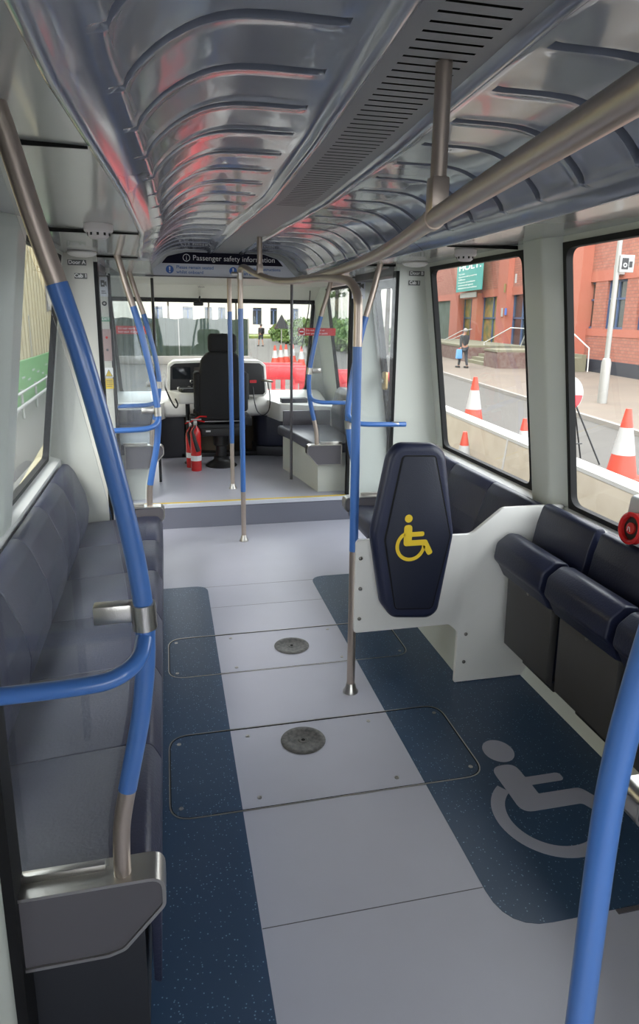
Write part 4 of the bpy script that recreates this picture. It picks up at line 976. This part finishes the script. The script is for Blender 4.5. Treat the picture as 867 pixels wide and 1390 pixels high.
# upper wall of the wing
b = newbm(); bbox(b, hit(765, 400)[0], ue+10, 0, .3, zt, 9); obj('upper_wall', b, 'brick', bt, 0)
b = newbm(); bbox(b, hit(765, 400)[0], ue+10, -.03, 0, zt-.1, zt+.35); obj('red_band', b, 'brickband', bt, 0)
for xa, xb in ((680, 693), (646, 653), (616, 627)):
    a, c = sorted((hit(xa, 430)[0], hit(xb, 430)[0])); b = newbm(); bbox(b, a, c, -.35, .25, 0, 9 if xa == 680 else zt+.2); obj('brick_column', b, 'brickband', bt, 0)
a, c = sorted((hit(592, 430)[0], hit(617, 430)[0])); b = newbm(); bbox(b, a, c+8, .1, .4, 0, zt); obj('side_hedge_panel', b, 'mesh', bt, 0)
for xa, xb, m_, nm in ((627, 646, 'mural', 'window_mural'), (653, 680, 'mural', 'window_mural'), (693, 765, 'darkglass', 'entrance_glass')):
    a, c = sorted((hit(xa, 430)[0], hit(xb, 430)[0])); b = newbm(); bbox(b, a, c, .20, .24, 0, zt); g_ = obj(nm, b, m_, bt, 0)
    b = newbm(); n2 = 5 if xa == 693 else 2
    for k in range(n2+1): q = a+(c-a)*k/n2; bbox(b, q-.05, q+.05, .12, .2, 0, zt)
    for q in (.06, zt*.62, zt-.06): bbox(b, a, c, .12, .2, q-.05, q+.05)
    obj('window_frame', b, 'bluewin', g_, 0)
# teal banner
a, z0 = hit(619, 397, .6); c, z1 = hit(657, 345, .6); a, c = sorted((a, c))
t = thing('teal_banner', 'teal property banner with white lettering fixed high on the brick wall', 'banner', tuple(BM4 @ Vector(((a+c)/2, -.6, z0))))
b = newbm(); bbox(b, a, c, -.62, -.58, z0, z1+1.0); bb = obj('board', b, 'teal', t, 0)
TW = (c-a)
BH = hit(640, 345, .6)[1]-z0
def ftext(s_, u, z, size, width, m_, par, bold=0):    # read from the street: text runs towards -along
    bmt = lettering_bm(s_, size, Matrix(), .004, 'LEFT', bold)
    xs = [v.co.x for v in bmt.verts]; k = width/(max(xs)-min(xs))
    MM = BM4 @ Matrix.Translation((u, -.63, z)) @ Matrix(((-k, 0, 0, 0), (0, 0, 1, 0), (0, 1, 0, 0), (0, 0, 0, 1)))
    bmt.transform(MM); obj('lettering', bmt, m_, par, 0)
ftext('HOLT.', c-.08*TW, z0+BH*.60, .25*BH, .84*TW, 'textwhite', bb, .01)
for k, (s_, w) in enumerate((('To Let', .25), ('Commercial property', .72), ('Offices', .28), ('Property consultants', .66), ('commercial agents', .6), ('valuations and advice', .74))):
    ftext(s_, c-.08*TW, z0+BH*(.48-.08*k), .060*BH, w*TW, 'textwhite', bb)
# small wall notices
for k, (px_, py_, w_, h_2, m_, nm, lab) in enumerate(((700, 378, .18, .5, 'conewhite', 'wall_notice', 'small white notice beside the entrance, highest on the brickwork'), (685, 391, .2, .5, 'mural', 'wall_notice', 'small yellowish notice on the brick column'), (681, 424, .25, .5, 'conewhite', 'wall_notice', 'white notice at eye height on the brick column'), (686, 423, .25, .4, 'signblue', 'wall_notice', 'blue notice next to the white one on the column'))):
    u, z = hit(px_, py_, .4); b = newbm(); bbox(b, u-w_/2, u+w_/2, -.42, -.38, z-h_2/2, z+h_2/2); tag(obj(nm, b, m_, None, 0), lab, 'notice')
a, z0 = hit(624, 405, .45); c, z1 = hit(646, 398, .45); a, c = sorted((a, c)); b = newbm(); bbox(b, a, c, -.45, -.40, z0, z1+.1); tag(obj('fascia_sign', b, 'conewhite', None, 0), 'long white fascia sign below the teal banner', 'sign')
u, z = hit(839, 363, .2); b = newbm(); prism(b, rpoly([(u-.22, z-.30), (u+.22, z-.30), (u+.25, z+.1), (u, z+.32), (u-.25, z+.1)], .04), 'y', -.25, 0, 0, 1, BM4); tag(obj('alarm_box', b, 'conewhite', None, 0), 'white alarm box high on the brick wall beside the lamp post', 'alarm box')
# steps and planters
def onground(px, py, z=-.55):
    d = ROT @ Vector((px-433.5, -(py-650), -900)); s = (z-EYE.z)/d.z; return EYE+d*s
U = lambda px, py: (onground(px, py)-O).dot(Bd)
def dOut(px, py): return -(onground(px, py)-O).dot(Bn)
df = dOut(700, 506)
UD = lambda px: hit(px, 495, -df)[0]
uA, uB = sorted((UD(631), UD(655)))
t = thing('entrance_steps', 'pale stone steps between the low walls at the brick building', 'steps', tuple(BM4 @ Vector(((uA+uB)/2, -1, 0))))
for k in range(5):
    b = newbm(); bbox(b, uA, uB, df+.35*k, 0, .15*k, .15*(k+1)); obj('step', b, 'steppav', t, 0)
for xa, xb, nm, lab in ((656, 762, 'raised_planter', 'rough brick planter with pebbles right of the steps'), (590, 629, 'raised_planter', 'low brick planter wall left of the steps')):
    a, c = sorted((UD(xa), UD(xb)))
    if xa > 600: a = max(a, hit(772, 500, .35)[0])
    if xa < 600: c += 6
    t = thing(nm, lab, 'planter', tuple(BM4 @ Vector(((a+c)/2, df, 0))), 'low brick planters by the steps')
    b = newbm(); bbox(b, a, c, df, -.35, 0, .75); obj('brick_surround', b, 'planter', t, 0)
    b = newbm(); bbox(b, a, c, df-.04, -.35, .75, .85); obj('coping', b, 'steppav', t, 0)
    if xa == 655: b = newbm(); bbox(b, a+.2, c-.2, df+.2, -.5, .85, 1.0); obj('pebbles', b, 'rockfill', t, 0)
a, c = U(765, 505), U(800, 505)
t = thing('side_steps', 'mossy stone steps at the foot of the brick pier', 'steps', tuple(BM4 @ Vector(((a+c)/2, -1, 0))))
for k in range(5): b = newbm(); bbox(b, hit(803, 500, .1)[0], hit(772, 500, .35)[0]-.05, -2.0+.35*k, -.40, .15*k, .15*(k+1)); obj('step', b, 'steppav', t, 0)
def handrail(pts, lab):
    t = thing('handrail', lab, 'handrail', tuple(pts[0]), 'white handrails at the steps')
    b = newbm(); tube(b, pts, .028, 8); obj('rail', b, 'railwhite', t)
def fp(px, py, off): u, z = hit(px, py, off); return BM4 @ Vector((u, -off, z))
handrail([fp(657, 478, 2.6), fp(657, 465, 2.6), fp(693, 445, 2.0), fp(716, 446, 1.6), fp(706, 470, 1.6)], 'white handrail bending over the pebble planter')
handrail([fp(771, 446, 2.0), fp(799.5, 473, 2.0), fp(797, 505, 2.0)], 'white handrail slanting down in the nearer right window')
handrail([fp(599, 472, 2.6), fp(600, 463, 2.6), fp(626, 449, 1.6), fp(640, 447, 1.4)], 'white handrail left of the steps, the lower one')
handrail([fp(608, 470, 2.2), fp(610, 462, 2.2), fp(630, 453, 1.6)], 'white handrail right beside the walking person') 
# person walking
def skin(name, chains, m_, parent, sub=2):
    """chains: list of lists of (x,y,z,r); joined skin surface"""
    b = newbm(); me = bpy.data.meshes.new(name); V = []; Ed = []; R = []; idx = {}
    for ch in chains:
        prev = None
        for x, y, z, r in ch:
            k = (round(x, 3), round(y, 3), round(z, 3))
            if k not in idx: idx[k] = len(V); V.append((x, y, z)); R.append(r)
            i = idx[k]
            if prev is not None and prev != i: Ed.append((prev, i))
            prev = i
    me.from_pydata(V, Ed, []); o = bpy.data.objects.new(name, me); C.objects.link(o)
    md = o.modifiers.new('s', 'SKIN'); md.use_smooth_shade = True
    for i, r in enumerate(R): me.skin_vertices[0].data[i].radius = (r, r); 
    me.skin_vertices[0].data[0].use_root = True
    o.modifiers.new('ss', 'SUBSURF').levels = sub
    dg = bpy.context.evaluated_depsgraph_get(); dg.update(); m2 = bpy.data.meshes.new_from_object(o.evaluated_get(dg)); bpy.data.objects.remove(o)
    m2.name = name; m2.materials.clear(); m2.materials.append(M[m_]); o2 = bpy.data.objects.new(name, m2); C.objects.link(o2)
    for p in m2.polygons: p.use_smooth = True
    if parent: o2.parent = parent
    return o2
def person(loc, rz, h, label, coat, legs, bag=None, shorts=False, pack=False, stride=.22):
    t = thing('person', label, 'person', loc, 'pedestrians', rz); s = h/1.75
    S = lambda ch: [(x*s, y*s, z*s, r*s) for x, y, z, r in ch]
    hip = (0, 0, .93, .14)
    body = [S([hip, (0, 0, 1.10, .145), (0, .01, 1.30, .17), (0, .0, 1.45, .10), (0, -.01, 1.52, .055), (0, -.02, 1.60, .085), (0, -.02, 1.68, .088)])]
    for sx, st in ((-1, stride), (1, -stride)):
        body.append(S([hip, (sx*.09, st*.2, .85, .095), (sx*.095, st*.45+.03, .50, .062), (sx*.095, st*.8, .12, .045), (sx*.10, st*.8+.02, .05, .042), (sx*.105, st*.8+.16, .035, .035)]))
        body.append(S([(0, .01, 1.30, .17), (sx*.17, 0, 1.40, .065), (sx*.215, -st*.15, 1.15, .046), (sx*.225, -st*.5+.05, .92, .035), (sx*.225, -st*.6+.08, .84, .034)]))
        for f in range(4): pass
    sk = skin('body', body, 'skin', t)
    tor = [S([(0, 0, .88, .155), (0, 0, 1.10, .165), (0, .01, 1.30, .185), (0, .0, 1.44, .12)])]
    for sx, st in ((-1, stride), (1, -stride)): tor.append(S([(0, .01, 1.30, .185), (sx*.175, 0, 1.40, .080), (sx*.218, -st*.15, 1.15, .060), (sx*.226, -st*.5+.05, .93, .050)]))
    skin('jacket', tor, coat, t)
    lg = []
    for sx, st in ((-1, stride), (1, -stride)): lg.append(S([(0, 0, .93, .150), (sx*.09, st*.2, .85, .105)]+([(sx*.095, st*.45+.03, .50, .078)] if shorts else [(sx*.095, st*.45+.03, .50, .075), (sx*.095, st*.8, .10, .058)])))
    skin('shorts' if shorts else 'trousers', lg, legs, t)
    b = newbm(); bmesh.ops.create_icosphere(b, subdivisions=2, radius=.108*s)
    for v in b.verts: v.co = Vector((v.co.x*.88, v.co.y*.98-.035*s, v.co.z*.95+1.675*s))
    obj('hair', b, 'hair' if not pack else 'blackplastic', t, 60, False)
    for sx in (-1, 1):
        b = newbm(); x, y = sx*.10*s, (stride*.8 if sx < 0 else -stride*.8)*s; box(b, x-.048*s, x+.048*s, y-.07*s, y+.20*s, 0, .09*s, .03*s, 3); obj('shoe', b, 'blackplastic', t, 40, False)
    if pack: b = newbm(); box(b, -.16*s, .16*s, -.32*s, -.13*s, .98*s, 1.45*s, .06*s, 3); obj('backpack', b, 'blackplastic', t, 40, False)
    return t
person((13.55, 29.2, -.55), .25, 1.80, 'person in grey jacket and dark trousers walking away along the pavement', 'coat', 'trouser')
g1 = onground(618, 496); 
t = thing('carrier_bag', 'blue carrier bag held by the person in the grey jacket', 'bag', (13.27, 29.1, -.2))
b = newbm(); prism(b, rpoly([(13.12, -.12), (13.42, -.12), (13.38, .32), (13.16, .32)], .05), 'y', 29.0, 29.16, .03, 3); obj('bag_body', b, 'bagblue', t)
b = newbm(); tube(b, [(13.2, 29.08, .30), (13.29, 29.1, .36), (13.36, 29.08, .30)], .012, 6, 4); obj('bag_handle', b, 'signred', t)
# ---- ahead of the vehicle
def front(px, py, y): d = ROT @ Vector((px-433.5, -(py-650), -900)); return EYE+d*(y/d.y)
YB = 95
t = thing('pale_building', 'pale stone building with tall windows beyond the green fence', 'building', (6, YB, GR))
xl, xr = front(150, 430, YB).x, front(460, 430, YB).x
cols = [(208, 221), (248, 262), (278, 288), (296, 306), (343, 355), (367, 376), (395, 405), (425, 436)]
zt_, zb_ = front(300, 417, YB).z, front(300, 440, YB).z
b = newbm(); ed = [xl-6]
for a, c in cols: ed += [front(a, 428, YB).x, front(c, 428, YB).x]
ed.append(xr+20)
for i in range(0, len(ed), 2): box(b, ed[i], ed[i+1], YB, YB+.6, GR, 16)
for a, c in cols:
    xa, xc = front(a, 428, YB).x, front(c, 428, YB).x; box(b, xa, xc, YB, YB+.6, GR, zb_); box(b, xa, xc, YB, YB+.6, zt_, zt_+1.8)
obj('facade', b, 'stone', t, 0)
for a, c in cols:
    xa, xc = front(a, 428, YB).x, front(c, 428, YB).x; b = newbm(); box(b, xa, xc, YB+.4, YB+.5, zb_, zt_+6); wo = obj('window_glass', b, 'darkglass', t, 0)
    b = newbm(); box(b, (xa+xc)/2-.08, (xa+xc)/2+.08, YB+.3, YB+.4, zb_, zt_); box(b, xa, xc, YB+.3, YB+.4, zt_-.35, zt_-.2); obj('window_frame', b, 'bluewin', wo, 0)
# green sheeted fence
YG = 34
t = thing('sheeted_fence', 'tall fence covered in dull green sheeting ahead of the windscreen', 'fence', (0, YG, GR))
xa, xb = -5.0, front(338, 470, YG).x; z1 = front(250, 432.5, YG).z; z0 = front(250, 483, YG).z
b = newbm(); n = 120
top = []; bot = []
for i in range(n+1):
    x = xa+(xb-xa)*i/n; yy = YG+.05*math.sin(i*.9)+.03*math.sin(i*2.3)
    top.append(b.verts.new((x, yy, z1+.03*math.sin(i*.5)))); bot.append(b.verts.new((x, yy+.02, z0)))
for i in range(n): b.faces.new((bot[i], bot[i+1], top[i+1], top[i]))
bmesh.ops.solidify(b, geom=b.faces[:], thickness=.02)
obj('green_sheet', b, 'mesh', t, 60)
for k in range(7):
    x = xb-.05-3.4*k; b = newbm(); tube(b, [(x, YG-.1, GR), (x, YG-.1, z1+.05)], .025, 8); obj('fence_post', b, 'galv', t)
b = newbm(); box(b, xa, xb, YG-.4, YG+.2, GR, z0, .02); obj('concrete_foot', b, 'kerb', t)
# white kerb blocks, red barriers
def redbarrier(x, y, rz, label):
    t = thing('plastic_barrier', label, 'barrier', (x, y, GR), 'red plastic pedestrian barriers', rz)
    b = newbm(); box(b, -1, 1, -.03, .03, .62, 1.0, .02); box(b, -1, 1, -.035, .035, .08, .22, .02)
    for k in range(8): xx = -.96+k*.274; box(b, xx-.045, xx+.045, -.02, .02, .2, .64, .008)
    obj('panel', b, 'redbar', t, 30, False)
    b = newbm(); box(b, -.95, .95, -.036, -.031, .70, .92, .001); obj('reflective_strip', b, 'signred', t, 30, False)
    for sx in (-.7, .7): b = newbm(); box(b, sx-.06, sx+.06, -.28, .28, 0, .09, .02); obj('foot', b, 'blackplastic', t, 30, False)
for i, (px_, y_) in enumerate(((364, 19.6), (405, 18.2), (452, 17.0), (500, 16.0))):
    p = front(px_, 500, y_); redbarrier(p.x, y_, -.2, ('red plastic barrier seen left of the slim cab post', 'red plastic barrier just behind the slim cab post', 'red plastic barrier seen through the right cab window', 'red plastic barrier farthest right ahead')[i])
for i, (px_, y_) in enumerate(((373, 33), (381, 33.6), (388, 34.2), (397, 35), (409, 32))):
    p = front(px_, 480, y_); cone(p.x, y_, .95, '%s traffic cone from the left in the row beyond the red barriers' % ('first', 'second', 'third', 'fourth', 'fifth')[i])
# second pedestrian
p = onground(354, 470, GR)
person((onground(354, 470, GR).x, onground(354, 470, GR).y, GR), .5, 1.75, 'person in dark shorts with a black backpack crossing the road ahead', 'coat', 'trouser', shorts=True, pack=True)
# verge, trees, hedge
def leafball(b, c, r, n, sq=.8, sz=.22):
    for _ in range(n):
        v = Vector((random.gauss(0, 1), random.gauss(0, 1), random.gauss(0, 1))).normalized()*r*(.55+.45*random.random()); v.z *= sq
        p = Vector(c)+v; a = Vector((random.uniform(-1, 1), random.uniform(-1, 1), random.uniform(-1, 1))).normalized(); e = a.orthogonal().normalized(); q = a.cross(e); s = sz*random.uniform(.6, 1.3)
        f = [b.verts.new(p+e*s), b.verts.new(p+q*s*.6), b.verts.new(p-e*s), b.verts.new(p-q*s*.6)]; b.faces.new(f)
def tree(x, y, h, r, label, base=GR, nm='tree'):
    t = thing(nm, label, 'tree', (x, y, base), 'trees outside')
    b = newbm(); tube(b, [(x, y, base), (x+.05, y, base+h*.4), (x, y+.1, base+h*.8)], [.16, .12, .05], 10); obj('trunk', b, 'bark', t)
    b = newbm()
    for _ in range(7): leafball(b, (x+random.uniform(-.6, .6)*r, y+random.uniform(-.6, .6)*r, base+h*.7+random.uniform(-.35, .4)*r), r*.6, 330, .8, r*.075)
    obj('crown', b, 'leaf', t, 0)
for px_, y_, h, r, lab in ((395, 70, 9.6, 3.6, 'leafy tree beside the pale building, right of the slim post'), (424, 60, 9.5, 3.8, 'tree at the right edge of the windscreen'), (456, 50, 12, 5, 'tree filling the right cab window'), (525, 40, 10.5, 3.6, 'green tree seen through the right door'), (228, 84, 8.3, 1.9, 'small tree before the pale building at left'), (283, 84, 8.0, 1.8, 'small tree before the pale building in the middle'), (320, 84, 7.6, 1.6, 'small tree before the pale building near the central poles')):
    p = front(px_, 430, y_); tree(p.x, y_, h, r, lab)
b = newbm()
for px_, y_, r in ((390, 66, 1.9), (402, 62, 2.2), (418, 58, 2.4), (438, 54, 2.4), (460, 50, 2.4), (480, 47, 2.4), (500, 44, 2.2)): p = front(px_, 450, y_); leafball(b, (p.x, y_, GR+r*.4), r, 800, .6, .22)
tag(obj('hedge', b, 'leaf', None, 0), 'low green hedge along the road ahead', 'hedge')
b = newbm(); x0 = front(300, 440, 80).x; prism(b, [(x0, 74), (front(400, 440, 74).x, 74), (front(400, 440, 82).x, 82), (x0, 82)], 'z', GR, GR+.25); tag(obj('grass_verge', b, 'verge', None, 0), 'strip of yellow-green verge before the pale building', 'verge')
# triangular road sign
p = front(382, 438, 40)
t = thing('triangular_sign', 'dark triangular road sign seen from behind by the hedge', 'road sign', (p.x, 40, GR)); b = newbm(); prism(b, rpoly([(p.x-.45, p.z-.35), (p.x+.45, p.z-.35), (p.x, p.z+.5)], .05), 'y', 39.95, 40); obj('plate', b, 'blackplastic', t); b = newbm(); tube(b, [(p.x, 40.03, GR), (p.x, 40.03, p.z+.3)], .03, 8); obj('post', b, 'galv', t)
# ---- left of the vehicle
t = thing('yellow_building', 'pale yellow clad building behind the green hoarding at left', 'building', (-10, 25, GR))
def leftp(px, py, x): d = ROT @ Vector((px-433.5, -(py-650), -900)); return EYE+d*(x/d.x)
XL = -7.2
b = newbm(); box(b, XL-.3, XL, 0, 60, GR, 12); obj('cladding', b, 'yellowstone', t, 0)
b = newbm()
for k in range(60): y = 4+k*.9; box(b, XL, XL+.05, y, y+.06, GR, 12)
obj('cladding_rib', b, 'yellowstone', t, 0)
pa, pb = leftp(60, 385, XL), leftp(72, 462, XL)
b = newbm(); box(b, XL+.02, XL+.08, pa.y, pa.y+6, 1.9, 5.0); wo = obj('tall_window', b, 'darkglass', t, 0)
b = newbm(); box(b, XL+.02, XL+.14, pa.y-.2, pa.y+6.2, 5.0, 5.3); box(b, XL+.02, XL+.12, pa.y-.2, pa.y, 1.8, 5.0); obj('window_frame', b, 'bracket', wo, 0)
XH = -3.6
ph = leftp(55, 482, XH); pq = leftp(55, 537, XH)
b = newbm(); box(b, XH-.06, XH, 4, 34, GR, ph.z); hd = tag(obj('green_hoarding', b, 'hoard', None, 0), 'bright green hoarding with white print outside the left window', 'hoarding')
b = newbm()
for k in range(30): y = 5+k*.7; box(b, XH, XH+.01, y, y+.35, ph.z-.35-.1*(k % 3), ph.z-.30-.1*(k % 3))
obj('white_print', b, 'conewhite', hd, 0)
b = newbm(); tube(b, [(-2.9, 6, -.35), (-3.3, 22, -.35)], .04, 8); tube(b, [(-2.9, 6, -.05), (-3.3, 22, -.05)], .03, 8)
for k in range(8): tube(b, [(-2.9-.057*k, 6+2*k, GR), (-2.9-.057*k, 6+2*k, 0)], .03, 8)
tag(obj('road_railing', b, 'galv'), 'grey road railing outside the left windows', 'railing')
b = newbm(); prism(b, [(-1.80, 6), (-1.72, 6), (-2.22, 15), (-2.34, 15)], 'z', GR, GR+.06); tag(obj('yellow_kerb_strip', b, 'yellowstone', None, 0), 'pale yellow strip on the ground below the left window', 'road marking')
